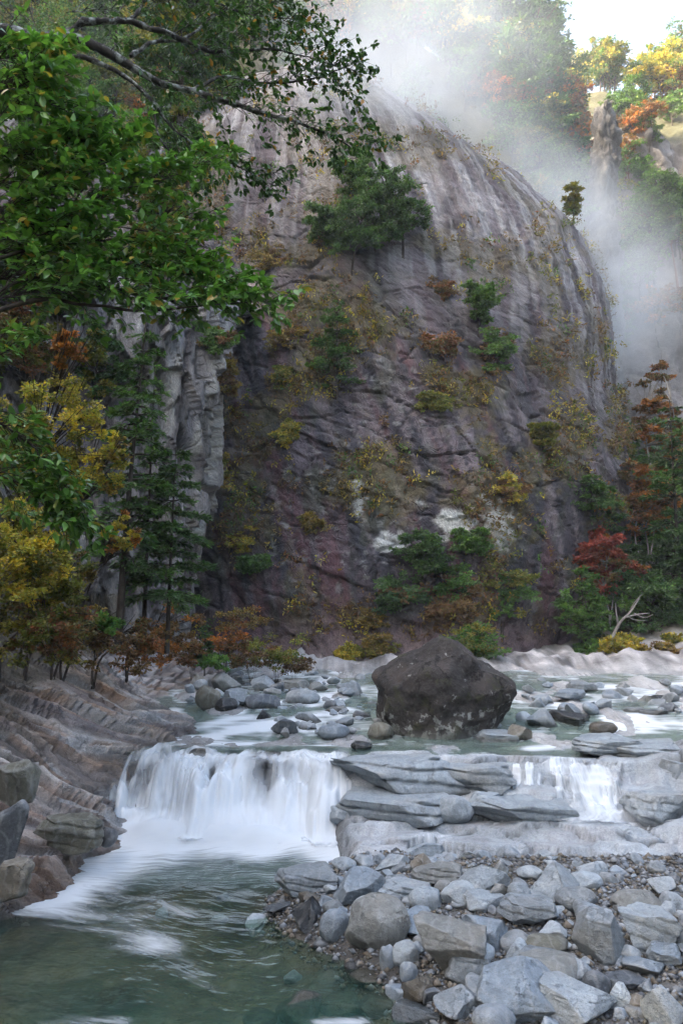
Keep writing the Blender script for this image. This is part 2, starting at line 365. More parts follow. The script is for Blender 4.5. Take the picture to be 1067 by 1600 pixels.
cb = tint(cb, .6 * ss(.2, .6, fbm(q * 1.1, bd * .25, 44, 3)), (.12, .095, .10))
cb = tint(cb, .7 * ss(.1, .5, fbm(by * .5, bd * .6, 46, 3)) * ss(15.5, 20, by) * ss(27, 22, by) * ss(2.4, .8, bd), (.36, .37, .38))
cb = tint(cb, .9 * ss(2.6, 4.0, bd + .8 * fbm(by * .6, bd * .5, 45, 3)), (.06, .05, .03))
wet = ss(.5, -.05, bz - interp(by, [(0, 0), (19.0, 0), (20.6, 1.3), (40, 2.4)])) * .95
cb = tint(cb * (1 - .35 * wet[..., None]), .5 * wet * ss(.0, .4, fbm(by, bd, 47, 3)), (.09, .06, .035))
M_bank = mat_vrock('bank_rock', 2.2, .45, .68, .9, 'wet', (1, 1, 1), .35)
V_bank = np.stack([bx, by2, bz], -1).reshape(-1, 3)
def add_vec(me, name, v):
    at = me.attributes.new(name, 'FLOAT_VECTOR', 'POINT'); at.data.foreach_set('vector', np.asarray(v, np.float32).ravel()); return me
put('left_bank', add_vec(mk_mesh('left_bank', V_bank, grid_faces(len(ys), len(ds), True), True, {'wet': wet}, {'col': cb.reshape(-1, 3).clip(.01, 1)}), 'sc', np.stack([q * 1.3, bd * .62, .4 * by], -1)), M_bank, kind='structure')

# wooded mountainside that rises over the left bank and keeps the gorge in shade
hy = spaced(-140, 240, 1.0, 8, 40, 6); hd = np.concatenate([np.arange(0, 30, .8), np.arange(30, 150, 3)])
hY, hD = np.meshgrid(hy, hd, indexing='ij')
hx = XW(np.clip(hY, 0, 40)) - 6.4 - hD * .8 + .9 * fbm(hY * .1, hD * .1, 51, 3)
rid = 112 + 4 * fbm(hY * .03, 0, 52, 3)
hz = 7.5 + interp(hD, [(0, 0), (8, 11), (30, 42), (90, 105), (105, 96), (150, 40)]) * rid / 112 + 1.4 * fbm(hY * .15, hD * .15, 53, 4) + interp(hY, [(-140, -10), (30, 0), (240, 0)])
hz = np.where(hY > 34, hz, hz)
ch = np.array((.05, .05, .02)) * (1 + .5 * fbm(hY * .5, hD * .5, 54, 3)[..., None])
M_hill = mat_vrock('hillside_soil', .8, .4, .9, .8)
V_hill = np.stack([hx, hY, hz], -1).reshape(-1, 3)
put('hillside', mk_mesh('hillside', V_hill, grid_faces(len(hy), len(hd), True), True, None, {'col': ch.reshape(-1, 3).clip(.01, 1)}), M_hill, kind='structure')

# ------------------------------------------------------------------ lofted rock faces
def plan(pts, n):
    p = np.array(pts, float); L = np.concatenate([[0], np.cumsum(np.hypot(*np.diff(p, axis=0).T))])
    s = np.linspace(0, L[-1], n); return s, np.stack([sinterp(s, np.stack([L, p[:, 0]], 1)), sinterp(s, np.stack([L, p[:, 1]], 1))], 1)
def loft(pts, nu, zs, lean, xscale, xc, ya=0.0):
    s, P = plan(pts, nu); T = np.gradient(P, axis=0); T /= np.linalg.norm(T, axis=1)[:, None]
    N = np.stack([T[:, 1], -T[:, 0]], 1)                     # outward, towards the camera for a left to right plan
    S, Z = np.meshgrid(s, zs, indexing='ij')
    px_ = P[:, 0][:, None]; X = np.where(px_ > xc, xc + (px_ - xc) * xscale(Z), px_); Y = P[:, 1][:, None] + lean(Z)
    return S, Z, X, Y, np.broadcast_to(N[:, 0][:, None], X.shape), np.broadcast_to(N[:, 1][:, None], X.shape)

# the great domed cliff
nz = 620
zt = np.linspace(0, 1, nz); dome_z = 1.2 + 54.5 * zt
lean_d = lambda z: sinterp(z, [(0, -2.2), (2, -.9), (3.5, 0), (6, .6), (14, 3), (23, 6), (30, 8.5), (36, 11), (42, 14), (46, 16.5), (51, 20.5), (56, 27)])
xs_d = lambda z: sinterp(z, [(0, .86), (3, .91), (8, 1.03), (14, 1.12), (23, 1.16), (30, 1.15), (36, 1.05), (42, .84), (46, .64), (51, .44), (56, .30)])
S, Z, X, Y, NX, NY = loft([(-34, 50), (-22, 48), (-13, 45.2), (-6, 42.4), (0, 40.2), (6, 40.6), (11, 43), (14.6, 46.4), (17, 51), (17.6, 58), (16, 68)], 520, dome_z, lean_d, xs_d, -5)
up = ss(18, 34, Z + .55 * (X - 4))                            # smooth fluted upper right part
q = Z + .40 * S + .5 * fbm(S * .10, Z * .10, 60, 2)
led = ss(.0, .6, fbm(S * .10, Z * .10, 61, 3)) * (1 - .85 * up)
wa, wb_, wg, wdx, wdy = worley(S * .33 + .12 * Z, q * .42)
lay = (q / .85 + .12 * fbm(S * .5, Z * .5, 62, 3) + 3 * np.round(wb_ * 3) / 3 * .4)
saw = (lay % 1)
lay2 = (q / .33 + .4 * fbm(S * .5, Z * .5, 63, 3)) % 1
wa, wb_, wg, wdx, wdy = worley(S * .33 + .12 * Z, q * .42)
flu = np.abs(pn2(S * 1.1 + .5 * fbm(S * .2, Z * .07, 64, 2), Z * .07, 65)) + .5 * np.abs(pn2(S * 2.7, Z * .12, 66))
wa3, wb3, wg3, wdx3, wdy3 = worley(S * .8 + .3 * Z, q * 1.0 + .3 * fbm(S * .5, Z * .5, 99, 2))
dsp = (1 - .8 * up) * (.16 * (wa3 - .5) + .18 * wdx3 * (wb3 - .4) - .16 * wdy3 * wb3) * ss(-.3, .3, fbm(S * .2, Z * .2, 100, 2)) + .9 * fbm(S * .09, Z * .07, 67, 3) + led * ((.02 + .11 * wa) * (1 - saw) * ss(0, .10, saw)) - .17 * (wb_ > .4) * ss(.10, .0, np.abs(saw - .5)) * ss(-.1, .3, fbm(S * .25, Z * .25, 95, 3)) * (1 - .7 * up) - .05 * ss(.12, 0, np.abs(lay2 - .5)) * led + (1 - up) * .28 * (wa - .5) + .16 * wdx * (1 - up) * (wb_ - .3) \
    + .2 * up * flu * ss(-.5, .4, fbm(S * .3, Z * .2, 101, 3)) + .11 * fbm(S * .9, q * .8, 68, 5) + .07 * fbm(S * 2.6, q * 3.2, 69, 3) - .28 * ss(.05, 0, wg) * (1 - .8 * up)
# a shadowed cleft running down from the left shoulder
cl = (Z - 29.0) + .62 * (S - 14.5)
dsp = dsp - .9 * ss(.45, 0, np.abs(cl + .5 * fbm(S * .5, 0, 70, 2))) * ss(9, 11, S) * ss(18.5, 16.5, S)
# a steep dark slab leaning out at the lower left, its right edge running down to the river
ap = ss(0, 9, 15.5 - Z) * ss(21.5 - .25 * Z, 16.5 - .25 * Z, S)
dsp = dsp * (1 - .55 * ap) + 1.3 * ap
X = X + NX * dsp; Y = Y + NY * dsp; Zd = Z + .10 * dsp + .12 * fbm(S, Z, 71, 2)
V_dome = np.stack([X, Y, Zd], -1).reshape(-1, 3)
cn = fbm(S * .35, Z * .3, 80, 5); diag = S - .42 * (30 - Z) * .9
cd = np.array((.080, .062, .069)) * (1 + .7 * cn[..., None] + .3 * (wa[..., None] - .5))
cd = tint(cd, .9 * ss(.0, .35, fbm(diag * .55, Z * .06, 81, 4)) * (1 - up), (.095, .042, .046))
cd = tint(cd, .9 * ss(.05, .35, fbm(diag * .6 + 9, Z * .05, 82, 4)) * (1 - up), (.030, .028, .036))
cd = tint(cd, .8 * ss(.28, .5, fbm(S * 2.6 + .5 * Z, Z * .06, 97, 3)), (.03, .027, .03))
cd = tint(cd, .6 * ss(.25, .5, fbm(diag * 1.2, Z * .09, 98, 4)) * (1 - up), (.17, .14, .145))
cd = tint(cd, .8 * up * ss(-.45, .45, fbm(S * .8, Z * .09, 83, 4) + .25 * cn), (.25, .24, .245))
cd = tint(cd, .6 * up * ss(.1, .5, fbm(S * 1.4, Z * .06, 84, 3)), (.08, .069, .073))
cd = tint(cd, .55 * up * ss(.25, .55, fbm(S * 1.9 + 4, Z * .12, 85, 4)), (.34, .34, .34))
grs = ss(-.15, .4, fbm(S * .22, Z * .2, 86, 4) + .35 * fbm(S * 1.5, Z * 1.5, 87, 3))
cd = tint(cd, .62 * grs * (1 - .45 * up), (.12, .095, .035))
cd = tint(cd, .45 * ss(.2, .6, fbm(S * .5, Z * .3, 88, 4)) * (1 - up), (.055, .062, .03))
cd = tint(cd, .55 * ss(.45, .62, fbm(S * 1.6, q * 2.6, 89, 4)) * (.3 + .7 * led) * (1 - .5 * up), (.26, .26, .24))
def spot(px, py, D, rx, rz):
    p = atY(px, py, D); return np.hypot((X - p[0]) / rx, (Zd - p[2]) / rz)
for px, py, D, rx, rz in ((705, 818, 43, 1.35, .85), (772, 822, 44, .95, 1.4), (615, 848, 42, 1.0, .55), (560, 780, 42, .35, 1.2)):
    cd = tint(cd, .95 * ss(1.15, .5, spot(px, py, D, rx, rz) + .9 * fbm(S * 1.3, q * 1.9, 90, 4)), (.46, .46, .43))
cd = tint(cd, .8 * ss(1.2, .4, spot(372, 385, 44, 1.2, 2.4) + .6 * fbm(S * .9, Z * .5, 91, 3)), (.36, .29, .28))
base = ss(3.3, 2.4, Zd + .5 * fbm(S * .6, 0, 92, 3) + .25 * fbm(S * 2, Z * 2, 93, 3))
cd = tint(cd, .75 * ss(5.4, 3.6, Zd + .7 * fbm(S * .5, 1, 94, 3)), (.15, .10, .105))
cd = tint(cd, .85 * base * ss(-.6, .35, fbm(S * 1.5, Z * .9, 96, 4)), (.44, .39, .375))
M_dome = mat_vrock('cliff_rock', .8, .6, .8, 1.0, None, None, .15); M_pillar = mat_vrock('pillar_rock', .8, .6, .8, 1.0, None, (1, 1, 1), .15)
cliff = put('cliff', add_vec(mk_mesh('cliff', V_dome, grid_faces(X.shape[0], X.shape[1], False), True, None, {'col': cd.reshape(-1, 3).clip(.01, 1)}), 'sc', np.stack([S * (1 + .25 * up), q * (.75 - .5 * up) , .2 * Y], -1)), M_dome, kind='structure')
dome_up, dome_S, dome_grs, dome_sh = up.ravel(), S.ravel(), grs.ravel(), X.shape

# the flaking grey face at the left, standing in front of the dome
lz = np.linspace(1.0, 24, 360)
S, Z, X, Y, NX, NY = loft([(-24, 29.5), (-16, 31.2), (-11, 32.0), (-7.6, 33.0), (-6.0, 34.2), (-5.7, 36), (-6.6, 39.5), (-9, 45)], 330, lz,
    lambda z: sinterp(z, [(0, -1.4), (5, -.4), (10, 0), (17, .6), (19.5, 1.8), (22, 6), (25, 16)]), lambda z: sinterp(z, [(0, .86), (4, .92), (9, .96), (14, .985), (20, 1), (25, .97)]), -24)
ws = S * 1.35 + .2 * Z + .3 * fbm(S * .4, Z * .15, 100, 3)
wa, wb_, wg, wdx, wdy = worley(ws, Z * .17 + .25 * fbm(S * .5, Z * .2, 101, 2))
wa2, wb2, wg2, wdx2, wdy2 = worley(ws * 2.0 + 7, Z * .7 + .3 * S)
dsp = .5 * fbm(S * .2, Z * .1, 102, 3) + .9 * (wa - .5) + 1.0 * wdx * (wb_ - .4) - .40 * wdy * (.15 + wb_) + .5 * (wa2 - .5) + .42 * wdx2 * (wb2 - .4) - .36 * wdy2 * (.1 + wb2) + .05 * fbm(S * 3, Z * 1.5, 103, 4)
Xp, Zp = X, Z
def sp2(px, py, D, rx, rz, sh=0.0):
    p = atY(px, py, D); dz = Zp - p[2]; return np.hypot((Xp - p[0] - sh * dz) / rx, dz / rz)
hole = np.maximum(ss(1, .55, sp2(283, 705, 33, .42, 1.5, -.05)), ss(1, .55, sp2(318, 765, 33.2, .62, .75, -.5)))
hole = np.maximum(hole, .8 * ss(1, .5, sp2(322, 800, 33.2, .3, 1.0, -.45))); hole = np.maximum(hole, .8 * ss(1, .5, sp2(254, 590, 33, .2, 1.6, -.12)))
hole = np.maximum(hole, .7 * ss(1, .5, sp2(345, 745, 33.6, .2, .7, -.3)))
dsp = dsp - 1.5 * hole
X = X + NX * dsp; Y = Y + NY * dsp
V_lc = np.stack([X, Y, Z + .1 * wdy], -1).reshape(-1, 3)
cl_ = np.array((.13, .12, .115)) * (1 + .45 * (wa[..., None] - .5) + .35 * (wa2[..., None] - .5) + .35 * fbm(S * .8, Z * .25, 104, 4)[..., None])
cl_ = tint(cl_, .7 * ss(.0, .5, fbm(S * 1.4, Z * .16, 105, 3)), (.27, .26, .23))
cl_ = tint(cl_, .75 * ss(.1, .5, fbm(S * 1.1, Z * .12, 106, 3)), (.055, .043, .042))
cl_ = tint(cl_, .6 * ss(.1, .5, fbm(S * .9 + 3, Z * .1, 107, 3)), (.13, .13, .145))
cl_ = tint(cl_, .9 * ss(1.1, .7, sp2(316, 835, 33, .75, 1.3, -.12) + .3 * fbm(S, Z, 108, 3)), (.40, .41, .36))
cl_ = tint(cl_, .8 * ss(1.1, .7, sp2(305, 870, 33, .35, .35) + .4 * fbm(S, Z, 109, 3)), (.36, .19, .08))
cl_ = tint(cl_, .7 * ss(.25, .5, fbm(S * .7, Z * .5, 110, 4)) * ss(14, 6, Z), (.07, .055, .03))
M_lc = mat_vrock('flaked_rock', 1.1, .6, .78, 1.0, None, None, .2)
put('left_cliff', add_vec(mk_mesh('left_cliff', V_lc, grid_faces(X.shape[0], X.shape[1]), True, None, {'col': cl_.reshape(-1, 3).clip(.01, 1)}), 'sc', np.stack([ws * 1.1, Z * .3, 0 * S], -1)), M_lc, kind='structure')

# far wooded slopes and rock walls beyond the dome
def far_sheet(name, pts, nu, z1, nzz, lean, ridge, cfun, seed, amp=1.6, out=0.0):
    zs = np.linspace(0, 1, nzz); S, T, X, Y, NX, NY = loft(pts, nu, zs, lambda z: 0 * z, lambda z: 1 + 0 * z, 0)
    top = sinterp(X, ridge); Z = 2 + T * (top - 2) ; Y = Y + lean(Z)
    wa, wb_, wg, wdx, wdy = worley(S * .3 + .03 * Z, Z * .11)
    wa2, wb2, wg2, e, e2 = worley(S * .9, Z * .5 + .2 * S)
    r = ss(-.2, .3, cfun(X, Z))
    dsp = amp * fbm(S * .06, Z * .05, seed, 3) + r * (1.6 * (wa - .5) + .5 * wdx + .5 * (wa2 - .5) - .5 * ss(.08, 0, wg) - .25 * ss(.08, 0, wg2)) + .3 * fbm(S * .5, Z * .4, seed + 1, 4)
    dsp = dsp - out * Z; X = X + NX * dsp; Y = Y + NY * dsp
    c = np.array((.055, .055, .028)) * (1 + .5 * fbm(S * .4, Z * .4, seed + 2, 3)[..., None])
    rc = np.array((.17, .155, .15)) * (1 + .5 * (wa2[..., None] - .5) + .4 * fbm(S * .5, Z * .1, seed + 3, 4)[..., None])
    c = c * (1 - r[..., None]) + rc * r[..., None]
    V = np.stack([X, Y, Z], -1).reshape(-1, 3)
    put(name, mk_mesh(name, V, grid_faces(nu, nzz), True, None, {'col': c.reshape(-1, 3).clip(.01, 1)}), M_hill, kind='structure')
    return V
V_f1 = far_sheet('middle_hillside', [(-60, 84), (-25, 77), (-5, 72), (8, 69), (17, 67.5), (22.5, 68.5), (25, 72), (25.5, 80), (24, 95)], 200, 60, 160,
    lambda z: .13 * (z - 4), [(-70, 95), (-20, 84), (0, 69), (14, 60), (20, 55.5), (24, 50), (30, 44)], lambda x, z: -1 + 0 * x, 120)
V_f2 = far_sheet('far_cliff', [(10, 104), (28, 97), (35, 93), (39.5, 91), (41.6, 92.5), (43, 95), (47, 94), (60, 92), (85, 84), (140, 66)], 260, 70, 220,
    lambda z: .06 * (z - 20) + np.clip(z - 66, 0, 50) * .9, [(0, 96), (20, 92), (30, 87), (36, 82), (42, 80), (48, 83), (60, 90), (90, 90), (140, 60)], lambda x, z: np.minimum(z - 24, 66.5 - z) / 6, 130)
V_f3 = far_sheet('sky_blocking_hillside', [(75, 64), (48, 32), (33, 8), (27, -20), (12, -52), (-30, -70), (-70, -66)], 90, 40, 40, lambda z: 0 * z, [(-80, 44), (0, 38), (30, 42), (80, 52)], lambda x, z: -1 + 0 * x, 140, out=.55)  # unseen wall to the right and behind, added to cut off low skylight

# ------------------------------------------------------------------ water
def mat_water():
    t = NT('river_water'); p = t.pos(); fo = t.attr('foam').outputs['Fac']; dp = t.attr('depth').outputs['Fac']
    fl = t.attr('flow').outputs['Vector']
    st = t.noise(t.map(fl, (2.4, .55, 1)), 1.0, 6, 0.62, .6)
    st2 = t.noise(t.map(fl, (7, 1.6, 1)), 1.0, 4, 0.6, .4)
    f = t.math('ADD', fo, t.math('MULTIPLY', t.math('SUBTRACT', t.math('ADD', t.math('MULTIPLY', st, .68), t.math('MULTIPLY', st2, .32)), 0.5), 2.1))
    f = t.math('MULTIPLY', t.mr(f, 0.18, 1.15, 0, 1, True), t.mr(fo, 0.0, 0.25))
    w1 = t.noise(t.map(fl, (1.5, .8, 1)), 1.0, 3, .5); w2 = t.noise(t.map(fl, (5, 3, 1)), 1.0, 2, .5)
    nb = t.bump(t.math('ADD', w1, t.math('MULTIPLY', w2, .22)), 0.30, 0.30)
    fr = t.n('Fresnel', {'IOR': 1.33, 'Normal': nb}).outputs[0]
    gl = t.n('BsdfGlossy', {'Color': (1, 1, 1), 'Roughness': 0.10, 'Normal': nb}).outputs[0]
    pl_ = t.attr('pale').outputs['Fac']
    body = t.mixs(t.math('MAXIMUM', t.mr(dp, 0, 1, .06, .85), t.math('MULTIPLY', pl_, .5)), t.n('BsdfTransparent', {'Color': (.78, .87, .78)}).outputs[0], t.n('BsdfDiffuse', {'Color': t.mix(pl_, (.055, .165, .13), (.26, .33, .29))}).outputs[0])
    wt = t.mixs(fr, body, gl)
    fm = t.n('BsdfDiffuse', {'Color': (.80, .83, .85), 'Normal': t.bump(st, .12, .2)}).outputs[0]
    fm = t.mixs(.3, fm, t.n('BsdfTranslucent', {'Color': (.8, .84, .86)}).outputs[0])
    return t.surf(t.mixs(f, wt, fm))
def mat_fall(name, lo, hi, fr=4.2):
    """silky sheets of falling water: streaked along the flow, open between the streaks"""
    t = NT(name); fo = t.attr('foam').outputs['Fac']; fl = t.attr('flow').outputs['Vector']
    a = t.noise(t.map(fl, (fr, .4, 1)), 1.0, 5, .55, .5); b = t.noise(t.map(fl, (1.5, .7, 1)), 1.0, 5, .6)
    f = t.math('ADD', t.math('MULTIPLY', a, .5), t.math('MULTIPLY', b, .62))
    f = t.mr(t.math('ADD', f, t.math('MULTIPLY', t.math('SUBTRACT', fo, .5), .9)), lo, hi, 0, 1, True)
    f = t.math('MULTIPLY', f, t.mr(fo, 0, .2))
    nb = t.bump(a, .15, .1)
    d = t.mixs(.35, t.n('BsdfDiffuse', {'Color': (.82, .85, .87), 'Normal': nb}).outputs[0], t.n('BsdfTranslucent', {'Color': (.82, .85, .88)}).outputs[0])
    return t.surf(t.mixs(f, t.n('BsdfTransparent').outputs[0], d))
def patch(x, y, pts, r):
    """soft distance to a polyline in plan"""
    d = np.full(np.shape(x), 99.0)
    for (ax, ay), (bx_, by_) in zip(pts[:-1], pts[1:]):
        vx, vy = bx_ - ax, by_ - ay; tt = np.clip(((x - ax) * vx + (y - ay) * vy) / (vx * vx + vy * vy + 1e-9), 0, 1)
        d = np.minimum(d, np.hypot(x - ax - tt * vx, y - ay - tt * vy))
    return np.exp(-(d / r) ** 2)
M_water = mat_water()
wx = spaced(-9, 60, .09, -6, 8, .8); wy = spaced(-30, 80, .09, 10, 30, 1.0)
ax_, ay_ = np.meshgrid(wx, wy, indexing='ij')
rip = .012 * fbm(ax_ * .9, ay_ * .5, 150, 3) + .03 * fbm(ax_ * .5, ay_ * .9, 151, 3) * ss(20.5, 22, ay_) + .05 * ss(18.9, 17, ay_) * ss(14, 17.5, ay_) * fbm(ax_ * 1.1, ay_ * .8, 152, 3)
az_ = np.where((ax_ < .25) & (ay_ < 20.4), np.minimum(WL(ay_), .02), WL(ay_)) + rip + .30 * np.exp(-((ay_ - 18.75 + .22 * (ax_ + 2.4)) / .6) ** 2) * ss(-5.8, -5.0, ax_) * ss(.5, -.3, ax_) * (.8 + .6 * fbm(ax_ * .8, ay_ * .8, 162, 2))
bed = G(ax_, ay_)
foam = np.zeros_like(ax_)
foam += 1.5 * np.exp(-((ay_ - (18.75 - .22 * (ax_ + 2.4) + .3 * fbm(ax_ * .8, ay_ * .5, 161, 2))) / .9) ** 2) * ss(-6.0, -5.3, ax_) * ss(.6, -.1, ax_)
foam += .62 * patch(ax_, ay_, [atZ(200, 1320, 0)[:2], atZ(130, 1350, 0)[:2], atZ(75, 1385, 0)[:2]], .95)
foam += .45 * patch(ax_, ay_, [atZ(330, 1318, 0)[:2], atZ(180, 1345, 0)[:2], atZ(90, 1380, 0)[:2]], .9)
foam += .42 * patch(ax_, ay_, [atZ(80, 1385, 0)[:2], atZ(110, 1418, 0)[:2], atZ(210, 1430, 0)[:2], atZ(245, 1465, 0)[:2]], .55)
foam += .34 * patch(ax_, ay_, [atZ(250, 1400, 0)[:2], atZ(320, 1405, 0)[:2]], .5) + .36 * patch(ax_, ay_, [atZ(430, 1362, 0)[:2], atZ(560, 1330, 0)[:2], atZ(600, 1318, 0)[:2]], .28)
foam += .34 * patch(ax_, ay_, [atZ(200, 1470, 0)[:2], atZ(260, 1480, 0)[:2], atZ(330, 1530, 0)[:2]], .35)
foam += .4 * patch(ax_, ay_, [atZ(60, 1600, 0)[:2], atZ(190, 1594, 0)[:2]], .18) + .8 * patch(ax_, ay_, [atZ(500, 1600, 0)[:2], atZ(560, 1597, 0)[:2]], .14)
z15, z17, z20, z22 = 1.5, 1.7, 2.0, 2.2
for a, b, r, z, k in (((300, 1140), (420, 1128), .42, 1.75, .8), ((310, 1128), (390, 1120), .4, 1.8, .7), ((240, 1160), (560, 1152), .25, 1.55, .5), ((420, 1166), (600, 1160), .22, 1.5, .4),
                      ((470, 1112), (540, 1105), .5, 2.0, .7), ((420, 1090), (560, 1075), .5, 2.2, .35), ((830, 1160), (960, 1150), .4, 1.65, .95), ((925, 1145), (975, 1120), .4, 1.8, .9),
                      ((900, 1095), (1060, 1085), .8, 2.1, .5), ((960, 1072), (1067, 1070), .9, 2.2, .6), ((1000, 1110), (1067, 1100), .6, 1.95, .5), ((700, 1185), (960, 1175), .35, 1.5, .45), ((600, 1175), (700, 1170), .3, 1.5, .35)):
    foam += k * patch(ax_, ay_, [atZ(*a, z)[:2], atZ(*b, z)[:2]], r)
foam += .5 * ss(22, 25, ay_) * ss(-.35, .4, fbm(ax_ * .5, ay_ * .35, 155, 3)) + .5 * ss(.25, .02, az_ - bed) * ss(21.3, 22.5, ay_) * ss(-.3, .4, fbm(ax_ * .8, ay_ * .5, 156, 3))
foam += .9 * ss(20.2, 20.6, ay_) * ss(21.4, 20.7, ay_) * ss(-.4, .5, fbm(ax_ * 1.5, ay_ * .6, 157, 2)) * ss(.2, -.2, ax_)
dep = ss(.05, 1.3, az_ - bed) * ss(-.02, .1, az_ - bed)
keep = (az_ - bed > -.12) & ~((ay_ > 20.2) & (ay_ < 21.15) & (ax_ < .3)) & ~((ax_ > .2) & (ay_ > 16.9) & (ay_ < 20.55)) & (ax_ > XW(ay_) - 1.2)
flow = np.stack([ax_ + .5 * fbm(ax_ * .3, ay_ * .3, 158, 2), ay_ + .4 * fbm(ax_ * .35, ay_ * .35, 159, 2), 0 * ax_], -1)
sw = ss(19, 16, ay_)                                            # below the falls the streaks swing round to the left
fl2 = np.stack([flow[..., 0] * .45 + flow[..., 1] * .9, flow[..., 0] * .9 - flow[..., 1] * .45, 0 * ax_], -1)
flow = flow * (1 - sw[..., None]) + fl2 * sw[..., None]
up_ = ss(20.6, 22, ay_)[..., None]; flow = flow * (1 - up_) + np.stack([flow[..., 1] * 1.3, flow[..., 0] * .8, 0 * ax_], -1) * up_
def add_flow(me, fl):
    at = me.attributes.new('flow', 'FLOAT_VECTOR', 'POINT'); at.data.foreach_set('vector', np.asarray(fl, np.float32).ravel())
V, F, fo_, de_, fw_ = compact(np.stack([ax_, ay_, az_], -1).reshape(-1, 3), grid_faces(len(wx), len(wy), False, keep), foam.ravel(), dep.ravel(), flow.reshape(-1, 3))
pal_w = np.maximum(ss(20.5, 22.5, V[:, 1]) * .8, np.clip(1.3 * np.exp(-((V[:, 1] - 18.0) / 1.6) ** 2) * ss(-6, -3.5, V[:, 0]) * ss(2.5, -.5, V[:, 0]), 0, .55))
me = mk_mesh('river_water', V, F, True, {'foam': fo_.clip(0, 1.3), 'depth': de_, 'pale': pal_w}); add_flow(me, fw_)
put('river_water', me, M_water, kind='structure')

# the falls: three overlapping sheets dropping from the lip into the pool
M_fall = [mat_fall('falling_water', .12, .80), mat_fall('falling_water_open', .30, 1.05), mat_fall('thread_water', .38, .86, 13.0)]
def falls(k, off, seed, mat):
    u = np.linspace(-5.5, .3, 250); v = np.linspace(0, 1, 90); U, T = np.meshgrid(u, v, indexing='ij')
    lob = fbm(U * .75, 0, seed, 3); notch = fbm(U * 2.6, 1, seed, 3)
    y0 = 21.6 + .35 * lob + .12 * notch; y1 = 18.55 - .25 * (U + 2.4) + .5 * lob - off - .3 * notch
    wv = np.sin(T * math.pi)
    hum = fbm(U * .95, T * 2.0, 163, 3) + .5 * fbm(U * 2.4, T * 2.6, 164, 2)                    # boulders hidden under the water
    st = np.clip(T + .26 * hum * wv ** .7, 0, 1); st = .15 * ss(0, .25, st) * 0 + ss(.22, .88, st)
    Y = y0 + (y1 - y0) * T; Zz = (1.40 + .16 * np.maximum(lob, -.4) + .05 * notch) * (1 - st)
    bulge = (.12 + .32 * hum + .05 * fbm(U * 5, T * 1.3, seed + 5, 2) + .3 * off) * wv
    Zz = np.maximum(Zz + .6 * bulge, .0) + .03 + .05 * ss(.3, 0, T); Y = Y - bulge * .5
    X = U + (U + 2.4) * .05 * T + .22 * fbm(U * .8, T * 1.5, seed + 3, 2) * T
    gap = np.exp(-((X + 2.3 - .35 * (T - .4)) / .40) ** 2) * ss(.25, .45, T) * ss(.80, .6, T)       # dark rock shows through here
    gap = .5 * np.maximum(gap * .6, ss(.25, .6, hum) * ss(.25, .35, T) * ss(.7, .5, T))
    edge = ss(-5.5, -5.15, U + .15 * notch) * ss(.35, -.05, U + .2 * notch)
    fo = (.62 + .6 * ss(.3, .8, T) + .42 * fbm(U * 1.2, T * .9, seed + 4, 3) - .3 * ss(.25, .35, T) * ss(.62, .45, T) * ss(-2.6, -1.8, U) - .8 * gap - .5 * ss(.35, .0, T)) * (.25 + .75 * edge) * ss(-5.5, -5.35, U) * ss(0, .12, T) * ss(1.0, .8, T)
    me = mk_mesh('waterfall', np.stack([X, Y, Zz], -1).reshape(-1, 3), grid_faces(250, 90), True, {'foam': fo.clip(0, 1.2)})
    add_flow(me, np.stack([U + 11 * k + (.9 * fbm(U * .55, T * 1.1, seed + 7, 3) + .25 * (U + 2.4)) * T ** 1.3, T * 3.2 + 5 * k + .6 * hum, 0 * U + k], -1).reshape(-1, 3))
    return me
wf = put('waterfall', falls(0, 0.0, 160, 0), M_fall[0], kind='structure')
put('water_veil', falls(1, .16, 165, 1), M_fall[1], wf)
put('water_veil', falls(2, .32, 170, 1), M_fall[1], wf)

# thin cascades running over the grey ledges at the right
def cascade(name, top, bot, nu, nv, h, mat, seed, dens):
    u = np.linspace(0, 1, nu); v = np.linspace(0, 1, nv); U, T = np.meshgrid(u, v, indexing='ij')
    tp = np.array(top); bt = np.array(bot)
    A = np.stack([np.interp(U, np.linspace(0, 1, len(tp)), tp[:, i]) for i in (0, 1)], -1)
    B = np.stack([np.interp(U, np.linspace(0, 1, len(bt)), bt[:, i]) for i in (0, 1)], -1)
    Pp = A + (B - A) * T[..., None]; X = Pp[..., 0] + .15 * fbm(U * 4, T * 2, seed, 2) * T; Y = Pp[..., 1]
    Zz = G(X, Y)
    for _ in range(3): Zz[:, 1:-1] = np.maximum(Zz[:, 1:-1], (Zz[:, :-2] + Zz[:, 2:]) / 2)
    Zz = Zz + h
    fo = (dens + .62 * fbm(U * 4.5 + .6 * T, T * .5, seed + 1, 3)) * ss(0, .22, U + .1 * fbm(T * 3, U, seed, 2)) * ss(1, .78, U + .1 * fbm(T * 3, U, seed, 2)) * ss(0, .3, T) * ss(1, .65, T)
    me = mk_mesh(name, np.stack([X, Y, Zz], -1).reshape(-1, 3), grid_faces(nu, nv), True, {'foam': fo.clip(0, 1.2)})
    add_flow(me, np.stack([X * 1.0 + seed, T * 2.0, 0 * U], -1).reshape(-1, 3))
    return put(name, me, mat, kind='structure')
g = lambda px, py, z: tuple(atZ(px, py, z)[:2])
cascade('cascade_water', [g(838, 1178, 1.55), g(880, 1172, 1.55), g(985, 1180, 1.6)], [g(862, 1262, .75), g(905, 1290, .5), g(1012, 1290, .5)], 130, 70, .05, M_fall[2], 180, .66)
cascade('cascade_water', [g(792, 1182, 1.5), g(840, 1180, 1.5)], [g(786, 1252, .75), g(860, 1256, .75)], 70, 50, .04, M_fall[2], 184, .6)
